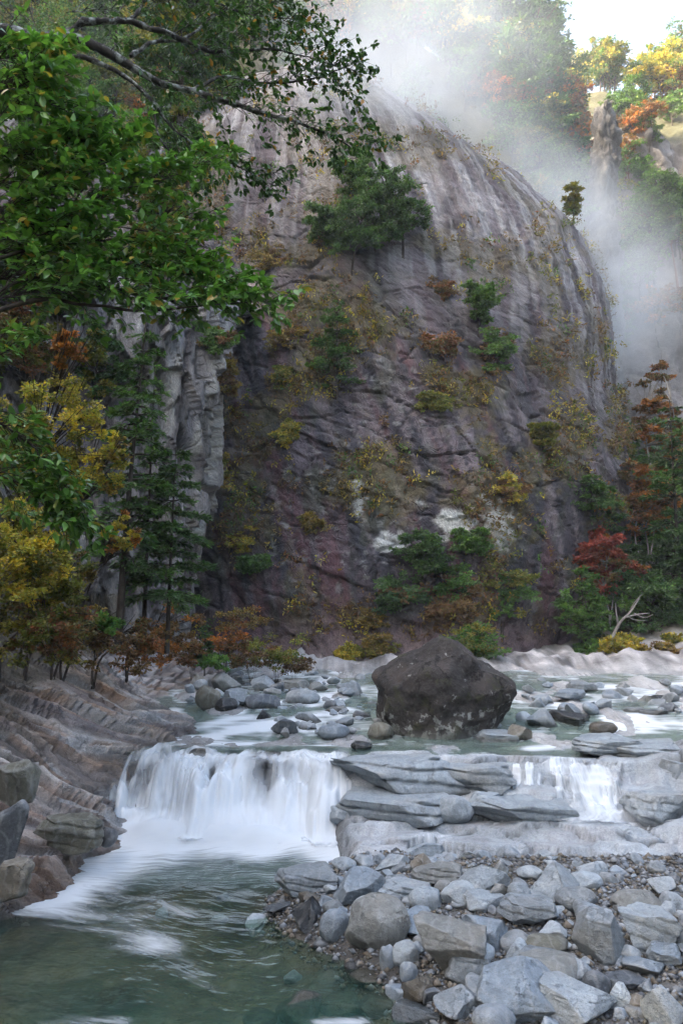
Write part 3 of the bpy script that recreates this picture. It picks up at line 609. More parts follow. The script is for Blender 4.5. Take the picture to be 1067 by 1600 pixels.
cascade('cascade_water', [g(760, 1240, .8), g(990, 1240, .8)], [g(700, 1305, .4), g(1000, 1305, .4)], 120, 40, .035, M_fall[1], 188, .14)
cascade('cascade_water', [g(880, 1262, .6), g(1012, 1262, .6)], [g(850, 1302, .42), g(1010, 1302, .42)], 90, 30, .06, M_fall[1], 190, .7)
cascade('cascade_water', [g(560, 1300, .25), g(980, 1300, .3)], [g(560, 1345, .02), g(980, 1352, .02)], 120, 30, .03, M_fall[1], 192, .12)

def spray(name, label, c, r, dens):
    V, F = ICO0; t = NT(name); oc = t.objco(); ln = t.n('VectorMath', {0: oc}, operation='LENGTH').outputs['Value']
    k = t.math('MULTIPLY', t.math('MULTIPLY', t.mr(ln, .1, .98, 1, 0, True), t.mr(t.noise(t.pos(), 1.4, 3), .3, .7, .3, 1)), dens)
    t.t.links.new(t.n('VolumePrincipled', {'Color': (.98, .985, .99), 'Density': k}).outputs[0], t.out.inputs['Volume'])
    o = put(name, mk_mesh(name, V, F, True), t.m, None, c, 'stuff'); o.scale = r; tag(o, label, 'spray'); return o
def _ico0():
    bm = bmesh.new(); bmesh.ops.create_icosphere(bm, subdivisions=3, radius=1.0); bm.verts.ensure_lookup_table()
    r = np.array([v.co[:] for v in bm.verts]), np.array([[v.index for v in f.verts] for f in bm.faces]); bm.free(); return r
ICO0 = _ico0()
spray('spray', 'white spray hanging at the foot of the falls', (-2.6, 18.85, .2), (2.9, 1.0, .6), 3.0)
spray('spray', 'thin spray at the foot of the right hand cascade', (6.4, 18.35, .55), (1.1, .45, .3), 1.6)
cascade('cascade_water', [g(620, 1176, 1.5), g(1000, 1172, 1.6)], [g(640, 1212, 1.25), g(1010, 1212, 1.3)], 150, 24, .03, M_fall[1], 194, .34)
cascade('cascade_water', [g(905, 1185, 1.5), g(1060, 1190, 1.6)], [g(930, 1295, .5), g(1040, 1290, .6)], 90, 60, .045, M_fall[2], 196, .42)

# ------------------------------------------------------------------ rocks
M_stone = mat_stone()
def ico(sub):
    bm = bmesh.new(); bmesh.ops.create_icosphere(bm, subdivisions=sub, radius=1.0)
    bm.verts.ensure_lookup_table(); V = np.array([v.co[:] for v in bm.verts]); F = np.array([[v.index for v in f.verts] for f in bm.faces]); bm.free(); return V, F
ICO = {k: ico(k) for k in (2, 3, 4, 5)}
def rock_shape(seed, sub, kind):
    rg = np.random.RandomState(seed); V, F = ICO[sub]; V = V.copy()
    def cut(n, d, k=1.0):
        nonlocal V
        n = np.array(n, float); n /= np.linalg.norm(n); t = V @ n - d; V = V - np.outer(np.maximum(t, 0) * k, n)
    if kind == 'round': N, lo, hi, k = 9, .72, .95, .8
    elif kind == 'slab': N, lo, hi, k = 15, .52, .84, 1.0
    else: N, lo, hi, k = 10, .38, .72, 1.0
    if kind == 'slab':
        cut((rg.normal(0, .12), rg.normal(0, .12), 1), .42); cut((rg.normal(0, .3), -1, rg.uniform(-.3, .3)), .6); cut((-1, rg.normal(0, .4), .3), .7); cut((1, rg.normal(0, .4), .2), .7)
    if kind == 'peak':
        cut((-.75, -.35, .75), .38); cut((.8, -.3, .55), .42); cut((.15, -1, .35), .5)
    if kind == 'block':
        cut((rg.normal(0, .1), -.5, 1), .55); cut((-.9, -.6, .1), .55); cut((.8, -.7, .1), .6); cut((0, 1, 0), .6)
    for i in range(N):
        n = rg.normal(size=3); n[2] += .25; cut(n, rg.uniform(lo, hi), k)
    nd = V / np.linalg.norm(V, axis=1)[:, None]; o = rg.uniform(0, 90, 3)
    P = V * 1.0 + o
    amp = {'round': .055}.get(kind, .026)
    dz = amp * 1.6 * pn(P[:, 0] * 1.2, P[:, 1] * 1.2, P[:, 2] * 1.2)
    f = 2.7
    for i in range(3 if sub < 5 else 4):
        dz = dz + amp * (.55 ** (i + 1)) * pn(P[:, 0] * f, P[:, 1] * f, P[:, 2] * f * (1.8 if kind == 'slab' else 1)); f *= 2.1
    if kind != 'round':                       # chipped edges and bedding steps
        s = (P @ np.array((.3, .2, 1.0))) * (2.6 if kind == 'slab' else 5); sf = (s + .35 * pn(P[:, 0] * 1.5, P[:, 1] * 1.5, P[:, 2] * 1.5)) % 1; dz = dz - (.06 if kind == 'slab' and sub > 3 else .025) * ss(.72, .86, sf) * ss(1.0, .9, sf)
    V = V + nd * dz[:, None]
    V = (V - V.min(0)) / (V.max(0) - V.min(0)) - .5
    return V, F
TONE = {'b': (.23, .255, .285), 'g': (.225, .235, .245), 'p': (.31, .325, .34), 'w': (.37, .385, .40), 'd': (.10, .105, .115), 'k': (.045, .048, .055), 'n': (.20, .165, .125), 't': (.225, .213, .195), 'o': (.15, .135, .10)}
TNAME = {'b': 'blue-grey', 'g': 'grey', 'p': 'pale grey', 'w': 'whitish', 'd': 'dark grey', 'k': 'black', 'n': 'brown', 't': 'tan', 'o': 'olive'}
_tt = np.arange(7, 75, .012)
def ground_hit(px, py, floor=None):
    r = ray(px, py); t = _tt / r[1]; x = r[0] * t; y = _tt; z = ZC + r[2] * t
    g = np.maximum(G(x, y), WL(y) - .25); i = int(np.argmax(z < g)); return np.array((x[i], y[i], z[i]))
HERO = []
def put_rock(x0, x1, y0, y1, kind, tone, label, short=None, wet=0.0, seed=None, group=None, rz=None, deep=.85, name=None, cat='rock', zbase=None, D=None, embed=.16):
    x0, x1, y0 = x0 - .04 * (x1 - x0), x1 + .04 * (x1 - x0), y0 - .06 * (y1 - y0); xc = (x0 + x1) / 2; p = ground_hit(xc, y1) if D is None else atY(xc, y1, D)
    q = topix(p)[2]; wd = (x1 - x0) / FPX * q; dd = wd * deep
    ztop = atY(xc, y0, p[1] + .38 * dd)[2]; h = max(ztop - p[2], .25 * wd) * (1 + embed); zb = p[2] - embed * h
    sub = 5 if (x1 - x0) > 84 else (4 if (x1 - x0) > 34 else 3)
    sd_ = seed if seed is not None else int(x0 * 7 + y0 * 3 + x1)
    V, F = rock_shape(sd_, sub, kind)
    V = V * np.array((wd, dd, h)); loc = np.array((p[0], p[1] + dd * .42, zb + h / 2))
    wz = V[:, 2] + loc[2] - WL(loc[1])
    wt = np.clip(ss(.16, .0, wz + .05 * pn(V[:, 0] * 5, V[:, 1] * 5, V[:, 2])) + wet, 0, 1)
    nm = name or ('boulder' if (x1 - x0) > 75 else 'rock')
    o = put(nm, mk_mesh(nm, V, F, True, {'wet': wt}), M_stone, None, loc)
    c = np.array(TONE[tone]) * (1 + .12 * (np.random.RandomState(sd_).rand() - .5)); c = c * np.array((.93, 1.0, 1.03)); o.color = (*c, 1)
    tag(o, label, cat, group); HERO.append((loc, short or label, wd)); return o

# the great dark boulder in midstream
def big_boulder():
    p = atZ(702, 1158, 1.42); q = topix(p)[2]; wd = 236 / FPX * q
    outl = np.array([(587, 1085), (590, 1108), (600, 1135), (625, 1152), (660, 1160), (720, 1161), (745, 1155), (775, 1146), (806, 1128), (819, 1098), (812, 1082), (790, 1062), (765, 1042), (745, 1026), (722, 1010), (700, 1004), (684, 1008), (668, 1022), (640, 1042), (612, 1064), (592, 1078)])
    V, F = ICO[5]; V = V.copy()
    def cut(n, d, k=.97):
        nonlocal V
        n = np.array(n, float); n /= np.linalg.norm(n); t = V @ n - d; V = V - np.outer(np.maximum(t, 0) * k, n)
    for n, d in (((-.62, -.25, .74), .60), ((-.30, -.8, .52), .56), ((.60, -.25, .74), .60), ((.12, -.15, 1), .74), ((.32, -.85, .40), .56), ((.95, -.25, .1), .82), ((.55, -.75, -.35), .66), ((-.95, -.1, -.2), .84), ((-.35, -.9, -.2), .62), ((.05, -1, -.05), .60), ((0, .1, -1), .62), ((.0, .8, .6), .5), ((.70, -.35, -.65), .82), ((-.75, -.4, -.6), .86)):
        cut(n, d)
    nd = V / np.linalg.norm(V, axis=1)[:, None]; dz = 0; f = 1.6; a = .13
    for i in range(6): dz = dz + a * pn(V[:, 0] * f + 5, V[:, 1] * f + 3, V[:, 2] * f + 8); f *= 2.05; a *= .52
    V = V + nd * np.asarray(dz)[:, None]; V = (V - V.min(0)) / (V.max(0) - V.min(0)) - .5
    h = 160 / FPX * q * 1.06; V = V * np.array((wd, wd * .8, h))
    loc = np.array((p[0], p[1] + wd * .3, p[2] - .16 + h / 2))
    t = NT('boulder_stone'); o = t.pos()
    n1 = t.noise(o, 1.1, 6, .65); n2 = t.noise(o, 9, 5, .7); n3 = t.noise(o, 3.0, 7, .64)
    c = t.ramp(n1, [(.3, (.030, .026, .025)), (.55, (.058, .049, .045)), (.75, (.085, .066, .056))])
    c = t.mix(t.math('MULTIPLY', t.mr(n2, .5, .72), .5), c, (.12, .115, .105))
    z = t.n('SeparateXYZ', {0: o}).outputs[2]
    low = t.mr(z, loc[2] + .25, loc[2] - h * .42, 0, 1)
    pale = t.mr(t.math('ADD', n3, t.math('MULTIPLY', low, .14)), .63, .68)
    c = t.mix(t.math('MULTIPLY', pale, .85), c, (.33, .335, .31))
    c = t.mix(t.math('MULTIPLY', t.mr(t.noise(o, 2.1, 4), .56, .66), .5), c, (.07, .075, .03))
    c = t.mix(t.mr(t.math('ADD', z, t.math('MULTIPLY', n3, .3)), loc[2] - h * .5 + .68, loc[2] - h * .5 + .40, 0, .55), c, (.17, .165, .15))
    vo = t.n('TexVoronoi', {'Vector': t.n('VectorMath', {0: o, 1: t.n('CombineXYZ', {0: n1, 1: n3, 2: n2}).outputs[0]}, operation='ADD').outputs[0], 'Scale': .9}, feature='DISTANCE_TO_EDGE').outputs['Distance']
    crk = t.math('MULTIPLY', t.mr(vo, 0, .03, 1, 0), t.mr(n1, .42, .52)); c = t.mix(t.math('MULTIPLY', crk, .7), c, (.012, .011, .01))
    m = t.surf(t.pbsdf(c, .85, t.bump(t.math('SUBTRACT', t.math('ADD', n1, t.math('MULTIPLY', n2, .6)), t.math('MULTIPLY', crk, .4)), 1.0, .16), .3))
    ob = put('boulder', mk_mesh('boulder', V, F, True), m, None, loc)
    tag(ob, 'huge dark brown boulder with pale lichen patches standing in midstream', 'boulder'); HERO.append((loc, 'huge dark boulder', wd))
big_boulder()

ROCKS = [
 # foreground bar
 (756, 900, 1514, 1606, 'peak', 'b', 'large blue-grey rock with a pointed crest at the bottom edge'),
 (862, 986, 1542, 1612, 'block', 'p', 'pale grey sloping rock leaning right of the pointed crest rock'),
 (812, 922, 1494, 1556, 'round', 't', 'rounded rock with a tan patch behind the pointed crest rock'),
 (906, 988, 1420, 1508, 'block', 'g', 'tall upright grey block on the right part of the gravel bar'),
 (986, 1072, 1422, 1494, 'slab', 'p', 'pale slab tilted against the right of the tall upright block'),
 (1020, 1074, 1480, 1514, 'slab', 'b', 'long low blue-grey rock below the tilted pale slab'),
 (968, 1044, 1394, 1437, 'round', 't', 'smooth tan-brown domed rock beside the dark gravel patch'),
 (826, 922, 1356, 1417, 'peak', 'p', 'large pale rock shaped like a low pyramid at the back of the bar'),
 (876, 942, 1390, 1429, 'round', 'g', 'grey rock leaning against the low pyramid rock'),
 (898, 946, 1364, 1391, 'round', 'w', 'whitish rounded rock between the low pyramid rock and the gravel'),
 (786, 874, 1406, 1452, 'slab', 'g', 'flat-topped grey rock with a dark underside in mid bar'),
 (722, 798, 1352, 1405, 'ang', 'p', 'big light grey angular rock near the back edge of the bar'),
 (768, 796, 1346, 1386, 'ang', 't', 'tan-grey rock standing behind the big light grey angular rock'),
 (694, 752, 1378, 1419, 'round', 'w', 'whitish veined round rock in front of the tan-topped slab'),
 (732, 794, 1398, 1428, 'ang', 'p', 'pale jagged rock below the big light grey angular rock'),
 (642, 692, 1388, 1427, 'round', 'p', 'pale rounded rock right of the flat slab in mid bar'),
 (656, 770, 1438, 1540, 'ang', 't', 'big facetted grey-tan rock in the middle foreground'),
 (730, 800, 1436, 1490, 'block', 'b', 'blue-grey rock tucked behind the big facetted rock'),
 (700, 782, 1488, 1543, 'slab', 'g', 'elongated grey rock lying in front of the big facetted rock'),
 (822, 894, 1464, 1499, 'round', 'o', 'dark olive flattish rock left of the tall upright block'),
 (846, 892, 1446, 1477, 'ang', 'w', 'whitish rock above the dark olive flattish rock'),
 (794, 830, 1472, 1507, 'ang', 'w', 'small white-topped rock with a dark base in mid bar'),
 (786, 832, 1504, 1534, 'ang', 'w', 'whitish wedge rock left of the tan-patched rock'),
 (684, 754, 1548, 1602, 'ang', 'g', 'squat grey rock left of the pointed crest rock'),
 (616, 698, 1570, 1608, 'ang', 'b', 'blue-grey rock at the bottom edge next to the shallow water'),
 (630, 684, 1530, 1577, 'block', 'n', 'brown tilted rock at the water edge near the bottom'),
 (662, 690, 1545, 1571, 'ang', 'd', 'small dark rock wedged beside the brown tilted rock'),
 (952, 994, 1538, 1580, 'ang', 'w', 'whitish cracked rock right of the pale sloping rock'),
 (1014, 1074, 1540, 1610, 'ang', 'w', 'bluish white rock cut by the bottom right corner'),
 (984, 1054, 1498, 1534, 'ang', 'b', 'smooth blue-grey rock beneath the long low rock'),
 (916, 958, 1518, 1562, 'round', 'd', 'dark grey rounded rock below the tall upright block'),
 (950, 1016, 1526, 1552, 'slab', 'd', 'flat dark slate rock right of the dark grey rounded rock'),
 (902, 956, 1410, 1448, 'ang', 'b', 'blue-white rock behind the tall upright block'),
 (796, 832, 1380, 1411, 'round', 'g', 'grey rock left of the low pyramid rock'),
 (812, 850, 1354, 1377, 'round', 'w', 'whitish rock behind the left flank of the low pyramid rock'),
 (812, 898, 1488, 1522, 'round', 'g', 'grey rock half hidden behind the tan-patched rock'),
 (672, 714, 1432, 1465, 'round', 't', 'tan-grey rock behind the crest of the big facetted rock'),
 (988, 1022, 1554, 1582, 'ang', 'n', 'brown rock between the cracked rock and the corner rock'),
 (974, 1004, 1478, 1505, 'round', 'p', 'pale round rock at the right foot of the tall block'),
 (428, 524, 1358, 1399, 'slab', 'g', 'long grey slab jutting into the pool from the bar'),
 (519, 556, 1340, 1361, 'round', 'p', 'pale oval rock at the far tip of the bar'),
 (587, 642, 1338, 1363, 'ang', 'p', 'light grey rock at the back edge of the bar by the stepped slabs'),
 (523, 602, 1362, 1421, 'block', 'b', 'large blue-grey rock with a dark flat front face'),
 (456, 516, 1405, 1455, 'peak', 'k', 'wet black wedge rock leaning into the pool'),
 (504, 537, 1407, 1430, 'round', 'w', 'small pale round rock resting on the wet black wedge'),
 (500, 546, 1422, 1474, 'round', 'b', 'grey upright rock left of the egg-shaped boulder'),
 (543, 641, 1402, 1487, 'round', 't', 'large smooth egg-shaped boulder at the pool edge'),
 (560, 596, 1394, 1415, 'round', 'd', 'small dark rock above the egg-shaped boulder'),
 (600, 650, 1370, 1392, 'ang', 'g', 'grey jagged rock left of the tan-topped slab'),
 (592, 676, 1384, 1408, 'slab', 'p', 'flat pale slab lying behind the egg-shaped boulder'),
 (616, 674, 1438, 1473, 'ang', 'b', 'blue-grey angular rock right of the egg-shaped boulder'),
 (615, 655, 1471, 1514, 'round', 'w', 'white-capped round rock below the blue-grey angular rock'),
 (594, 618, 1478, 1519, 'round', 'b', 'narrow upright blue rock left of the white-capped round rock'),
 (626, 653, 1503, 1538, 'round', 'b', 'oval blue rock standing under the white-capped round rock'),
 (647, 677, 1460, 1484, 'round', 't', 'small tan rock left of the big facetted rock'),
 (634, 674, 1422, 1446, 'ang', 'b', 'bluish rock between the egg-shaped boulder and the tan-grey rock'),
 (489, 515, 1467, 1487, 'round', 'd', 'small dark round rock at the foot of the grey upright rock'),
 (545, 604, 1522, 1544, 'round', 'o', 'low smooth rock breaking the shallow water'),
 (538, 563, 1503, 1522, 'round', 'd', 'small wet rock in the shallows below the egg-shaped boulder'),
 (414, 456, 1412, 1433, 'ang', 'd', 'dark wet rock awash in the pool left of the black wedge'),
 (430, 500, 1553, 1606, 'ang', 'o', 'rough dark brown rock in the water at the bottom edge'),
 (378, 430, 1580, 1610, 'round', 'o', 'dark domed rock cut by the bottom edge in the stream'),
 (561, 618, 1557, 1594, 'ang', 'n', 'wet brown rock in the shallows near the bottom edge'),
 (497, 560, 1562, 1588, 'slab', 'n', 'low wet brown ledge rock with water spilling over it'),
 (646, 730, 1350, 1388, 'slab', 't', 'brown slab with a flat tan top at the back of the bar'),
 (642, 677, 1338, 1363, 'peak', 'n', 'brown-tan pointed rock behind the tan-topped slab'),
 (466, 500, 1394, 1409, 'ang', 'n', 'small wet brown rock below the long jutting slab'),
 # bank rocks upstream, left
 (329, 373, 1050, 1085, 'ang', 't', 'tan angular rock highest in the pile under the orange shrub'),
 (303, 341, 1072, 1110, 'round', 'o', 'olive mossy rock at the left of the upstream pile'),
 (335, 368, 1090, 1113, 'ang', 'k', 'black rock with a pale cap at the upstream water edge'),
 (298, 323, 1053, 1077, 'ang', 'n', 'brown rock beside the bank at the left of the upstream pile'),
 (389, 437, 1055, 1082, 'peak', 'p', 'pale pointed rock in the upper row of the upstream pile'),
 (383, 436, 1084, 1113, 'ang', 'd', 'dark wide rock at the water edge of the upstream pile'),
 (447, 498, 1077, 1107, 'round', 'p', 'pale rounded rock above the riffle in the upstream pile'),
 (397, 422, 1108, 1134, 'ang', 'k', 'black-brown rock standing in the riffle'),
 (340, 383, 1078, 1103, 'ang', 'g', 'grey rock between the tan rock and the black capped rock'),
 (437, 481, 1063, 1083, 'slab', 't', 'tan flat rock right of the pale pointed rock'),
 (526, 566, 1065, 1088, 'ang', 'g', 'grey rock in the far shallows left of the huge boulder'),
 (478, 512, 1066, 1084, 'ang', 't', 'tan-grey rock at the right end of the upstream pile'),
 (424, 464, 1124, 1149, 'slab', 'd', 'dark slab at the left end of the midstream rock heap'),
 (461, 505, 1113, 1134, 'ang', 'g', 'grey rock on top of the midstream rock heap'),
 (499, 545, 1131, 1156, 'round', 'b', 'blue-grey rock at the front of the midstream rock heap'),
 (466, 495, 1128, 1147, 'ang', 'p', 'pale rock in the left half of the midstream rock heap'),
 (507, 545, 1104, 1117, 'slab', 't', 'flat tan rock at the back of the midstream rock heap'),
 (576, 614, 1129, 1161, 'round', 'o', 'brown-grey rock touching the left foot of the huge boulder'),
 (549, 581, 1158, 1174, 'round', 'k', 'small black rock in the smooth water before the huge boulder'),
 (519, 552, 1121, 1139, 'ang', 'b', 'bluish rock in the middle of the midstream rock heap'),
 (552, 580, 1110, 1128, 'ang', 'd', 'dark rock at the right end of the midstream rock heap'),
 (563, 596, 1095, 1112, 'ang', 'w', 'whitish rock behind the left shoulder of the huge boulder'),
 # right of the huge boulder
 (868, 930, 1112, 1144, 'block', 'k', 'black block beside the little white chute'),
 (826, 874, 1110, 1141, 'ang', 'g', 'grey angular rock between the huge boulder and the black block'),
 (744, 820, 1146, 1166, 'slab', 'w', 'pale flat slab lying at the right foot of the huge boulder'),
 (797, 834, 1133, 1159, 'ang', 'n', 'dark brown rock behind the pale flat slab'),
 (874, 904, 1098, 1116, 'ang', 'b', 'bluish rock resting behind the black block'),
 (978, 1012, 1105, 1119, 'round', 'g', 'low grey rock in the right hand shallows'),
 (1000, 1048, 1108, 1124, 'slab', 'g', 'wide grey rock right of the low grey rock'),
 (1034, 1067, 1098, 1118, 'ang', 'd', 'dark grey rock by the right edge in the upper stream'),
 (926, 968, 1128, 1148, 'round', 'n', 'wet rounded rock under the little white chute'),
 (890, 936, 1064, 1083, 'slab', 'g', 'grey slab lying in the far shallows'),
 (871, 921, 1078, 1095, 'slab', 'b', 'blue-grey flat rock in front of the far grey slab'),
 (1016, 1046, 1086, 1097, 'round', 'k', 'black rock low in the white far shallows'),
 (836, 868, 1086, 1102, 'ang', 'p', 'pale rock behind the right shoulder of the huge boulder'),
 (930, 962, 1092, 1106, 'ang', 'p', 'small pale rock in the far right shallows'),
]
for i, r in enumerate(ROCKS):
    wet = 0.0
    if r[5] in 'k' or 'wet' in r[6] or 'water' in r[6] and r[3] > 1380: wet = .75
    put_rock(*r, wet=wet)

# stepped grey slabs beside the falls
for x0, x1, y0, y1, D, kind, lab in (
    (515, 725, 1236, 1308, 18.1, 'slab', 'lower thick grey slab stepping down beside the white falls'),
    (522, 748, 1180, 1256, 19.0, 'slab', 'upper broken grey slab with a shadowed front beside the falls'),
    (690, 806, 1194, 1254, 19.2, 'slab', 'rounded grey slab at the right end of the upper step'),
    (738, 784, 1240, 1270, 18.5, 'slab', 'small flat grey slab right of the lower thick slab'),
    (680, 742, 1244, 1290, 18.3, 'round', 'smooth grey hump against the right end of the lower slab'),
    (515, 580, 1262, 1302, 18.4, 'slab', 'low layered grey slab at the edge of the white foam'),
    (600, 700, 1316, 1352, 17.0, 'ang', 'jagged grey outcrop between the lower slab and the bar'),
    (1030, 1100, 1186, 1240, 19.6, 'slab', 'dark layered ledge at the right edge beside the cascade'),
    (742, 908, 1262, 1298, 18.0, 'slab', 'broad smooth slab below the right hand cascade'),
    (988, 1090, 1240, 1296, 18.1, 'slab', 'cracked grey shelf right of the cascade foot'),
    (955, 1090, 1164, 1200, 20.2, 'slab', 'layered grey shelf at the right end of the lip'),
    (905, 1010, 1158, 1182, 20.6, 'slab', 'broad flat slab at the lip above the right hand cascade')):
    put_rock(x0, x1, y0, y1, kind, 'p' if 'dark' not in lab else 'g', lab, name='bedrock_slab', cat='rock slab', D=D, deep=.7, embed=.12)
# blocks on the left bank
for x0, x1, y0, y1, D, kind, tn, lab in (
    (-20, 44, 1186, 1242, 15.0, 'block', 'o', 'square grey block perched on the left bank'),
    (50, 146, 1272, 1325, 16.3, 'slab', 'o', 'long grey lichen-spotted block above the foam on the left bank'),
    (-24, 34, 1246, 1330, 14.4, 'ang', 'd', 'dark lichen-crusted rock at the left edge above the pool'),
    (-30, 36, 1345, 1398, 13.6, 'slab', 'n', 'low brown rock at the left edge of the pool'),
    (150, 180, 1292, 1318, 17.4, 'ang', 'k', 'black wet rock tip touching the foam below the left bank'),
    (286, 342, 1168, 1192, 20.9, 'round', 'n', 'brown wet rock splitting the left half of the falls lip'),
    (392, 446, 1174, 1198, 20.7, 'round', 'n', 'brown wet rock at the middle of the falls lip'),
    (342, 388, 1228, 1258, 19.75, 'round', 'n', 'wet brown rock showing through the middle of the falls')):
    put_rock(x0, x1, y0, y1, kind, tn, lab, name='rock', D=D, wet=.3 if 'wet' in lab else 0, embed=.3)

# smaller stones: shared shapes, each its own object
COB = []
for k in range(14):
    V, F = rock_shape(900 + k, 3, ('ang', 'ang', 'ang', 'round', 'block')[k % 5]); COB.append(mk_mesh('cobble', V, F, True))
rg = np.random.RandomState(5)
def near_label(x, y, size, tone):
    b = min(HERO, key=lambda h: math.hypot(h[0][0] - x, h[0][1] - y)); dx, dy = x - b[0][0], y - b[0][1]
    side = ('right of' if dx > 0 else 'left of') if abs(dx) > abs(dy) * .8 else ('behind' if dy > 0 else 'in front of')
    s = ' '.join(b[1].split()[:7])
    s = s.rstrip(',')
    while s.split()[-1] in ('at', 'in', 'on', 'by', 'of', 'the', 'a', 'an', 'with', 'to', 'beside', 'behind', 'left', 'right', 'and', 'above', 'below', 'between', 'under', 'from', 'its', 'into', 'big', 'pale', 'light', 'tall', 'wet', 'dark', 'mid'): s = ' '.join(s.split()[:-1])
    return f"{size} {TNAME[tone]} cobble {side} the {s}"
def cobble(x, y, s, group, lift=0.0, word=None):
    tone = rg.choice(list('bbgppwgtdbg')); z = float(G(x, y))
    o = put('cobble', COB[rg.randint(len(COB))], M_stone)
    sx, sy, sz = s * rg.uniform(.85, 1.4), s * rg.uniform(.8, 1.2), s * rg.uniform(.5, .9)
    o.location = (x, y, z + sz * .22 + lift); o.scale = (sx, sy, sz); o.rotation_euler = (rg.normal(0, .25), rg.normal(0, .25), rg.uniform(0, 6.28))
    c = np.array(TONE[tone]) * rg.uniform(.8, 1.15) * np.array((.93, 1.0, 1.03)); o.color = (*c, 1)
    tag(o, near_label(x, y, word or ('tiny' if s < .17 else 'small' if s < .27 else 'mid-sized'), tone), 'cobble', group)
n = 0; tries = 0; used = []
while n < 148 and tries < 9000:
    tries += 1; y = rg.uniform(9.6, 16.4); x = rg.uniform(-1.3, 7.8)
    if x < XB(y) - .1 or abs(x) > .44 * y + .8: continue
    if x > 3.2 and y > 15.0 and rg.rand() < .8: continue
    s = float(np.clip(rg.lognormal(-1.42, .42), .13, .5))
    if any((x - a) ** 2 + (y - b) ** 2 < (.42 * (s + c)) ** 2 for a, b, c in used): continue
    if any(abs(x - h[0][0]) < h[2] * .33 and abs(y - h[0][1]) < h[2] * .26 for h in HERO): continue
    used.append((x, y, s)); cobble(x, y, s, 'cobbles on the gravel bar', .0); n += 1
for x0, x1, y0, y1, k, zz, grp, s0 in ((285, 570, 1058, 1110, 66, 2.1, 'stones of the upstream bank', .42), (430, 600, 1100, 1154, 42, 1.75, 'stones of the midstream heap', .36), (815, 1065, 1064, 1140, 30, 1.95, 'stones in the right hand shallows', .55), (740, 860, 1110, 1145, 8, 1.8, 'stones beside the huge boulder', .36)):
    for _ in range(k):
        p = ground_hit(rg.uniform(x0, x1), rg.uniform(y0, y1)); cobble(p[0], p[1], s0 * rg.uniform(.45, 1.25), grp, .06)
for _ in range(9):                                              # drowned stones on the pool floor
    y = rg.uniform(10.2, 16.5); x = XB(y) - abs(rg.normal(0, 1.3)) - .1
    if x < -4.6: continue
    cobble(x, y, rg.uniform(.15, .5), 'stones under the shallow water', -.02, 'drowned')
# gravel between the stones
P = rg.uniform((-1.4, 8.4), (9.6, 17.1), (42000, 2)); P = P[(P[:, 1] < np.where(P[:, 0] > 1.5, 16.05, 16.9)) & (P[:, 0] > XB(P[:, 1]) - .5) & (np.abs(P[:, 0]) < .45 * P[:, 1] + 1.8)][:20000]
V0, F0 = ICO[2]; oc = np.array([(1,0,0),(-1,0,0),(0,1,0),(0,-1,0),(0,0,1),(0,0,-1)], float) * .5; of = np.array([(0,2,4),(2,1,4),(1,3,4),(3,0,4),(2,0,5),(1,2,5),(3,1,5),(0,3,5)])
N = len(P); s = np.clip(rg.lognormal(-2.95, .5, N), .02, .14)
ang = rg.uniform(0, 6.28, N); J = oc[None] * (1 + rg.normal(0, .22, (N, 6, 3))) * s[:, None, None] * np.array((1.2, 1, .7))
J = np.stack([J[..., 0] * np.cos(ang)[:, None] - J[..., 1] * np.sin(ang)[:, None], J[..., 0] * np.sin(ang)[:, None] + J[..., 1] * np.cos(ang)[:, None], J[..., 2]], -1)
C = np.stack([P[:, 0], P[:, 1], G(P[:, 0], P[:, 1]) + s * .2], -1)
gc = np.array([TONE[k] for k in 'gbnotdpn'])[rg.randint(0, 8, N)] * rg.uniform(.5, 1.0, (N, 1))
tg = NT('gravel'); m_grav = tg.surf(tg.pbsdf(tg.attr('col').outputs['Color'], .7))
go = put('gravel', mk_mesh('gravel', (J + C[:, None]).reshape(-1, 3), (of[None] + 6 * np.arange(N)[:, None, None]).reshape(-1, 3), True, None, {'col': np.repeat(gc, 6, 0)}), m_grav, kind='stuff')
tag(go, 'loose dark gravel lying between the rocks of the bar', 'gravel')

# ------------------------------------------------------------------ vegetation
M_leaf = mat_leaf('leaf', .28, .42, .4); M_gloss = mat_leaf('glossy_leaf', .25, .30, .5)
M_bark = mat_bark('bark', (.028, .022, .018), (.085, .07, .058)); M_pale = mat_bark('pale_bark', (.18, .17, .155), (.36, .34, .31)); M_lich = mat_bark('lichened_bark', (.018, .016, .014), (.06, .055, .048), 10, .75)
M_red = mat_bark('red_bark', (.10, .05, .03), (.22, .12, .08))
def rot_frames(n, rg, up=.6, spread=1.0):
    """random leaf frames: long axis d, normal nn tilted towards up"""
    d = rg.normal(size=(n, 3)); d[:, 2] *= .45; d /= np.linalg.norm(d, axis=1)[:, None]
    nn = rg.normal(size=(n, 3)) * spread * (1 - up) + np.array((0, 0, up)); nn -= d * (nn * d).sum(1)[:, None]; nn /= np.linalg.norm(nn, axis=1)[:, None] + 1e-9
    return d, nn
LEAF4 = (np.array([(0, 0, 0), (.5, .48, .10), (0, 1, -.02), (-.5, .48, .10)]), np.array([(0, 1, 2), (0, 2, 3)]))
LEAF8 = (np.array([(0, 0, 0), (.34, .25, .08), (.5, .52, .10), (.30, .80, .04), (0, 1.0, -.10), (-.30, .80, .04), (-.5, .52, .10), (-.34, .25, .08), (0, .5, 0)]),
         np.array([(0, 1, 8), (1, 2, 8), (2, 3, 8), (3, 4, 8), (4, 5, 8), (5, 6, 8), (6, 7, 8), (7, 0, 8)]))
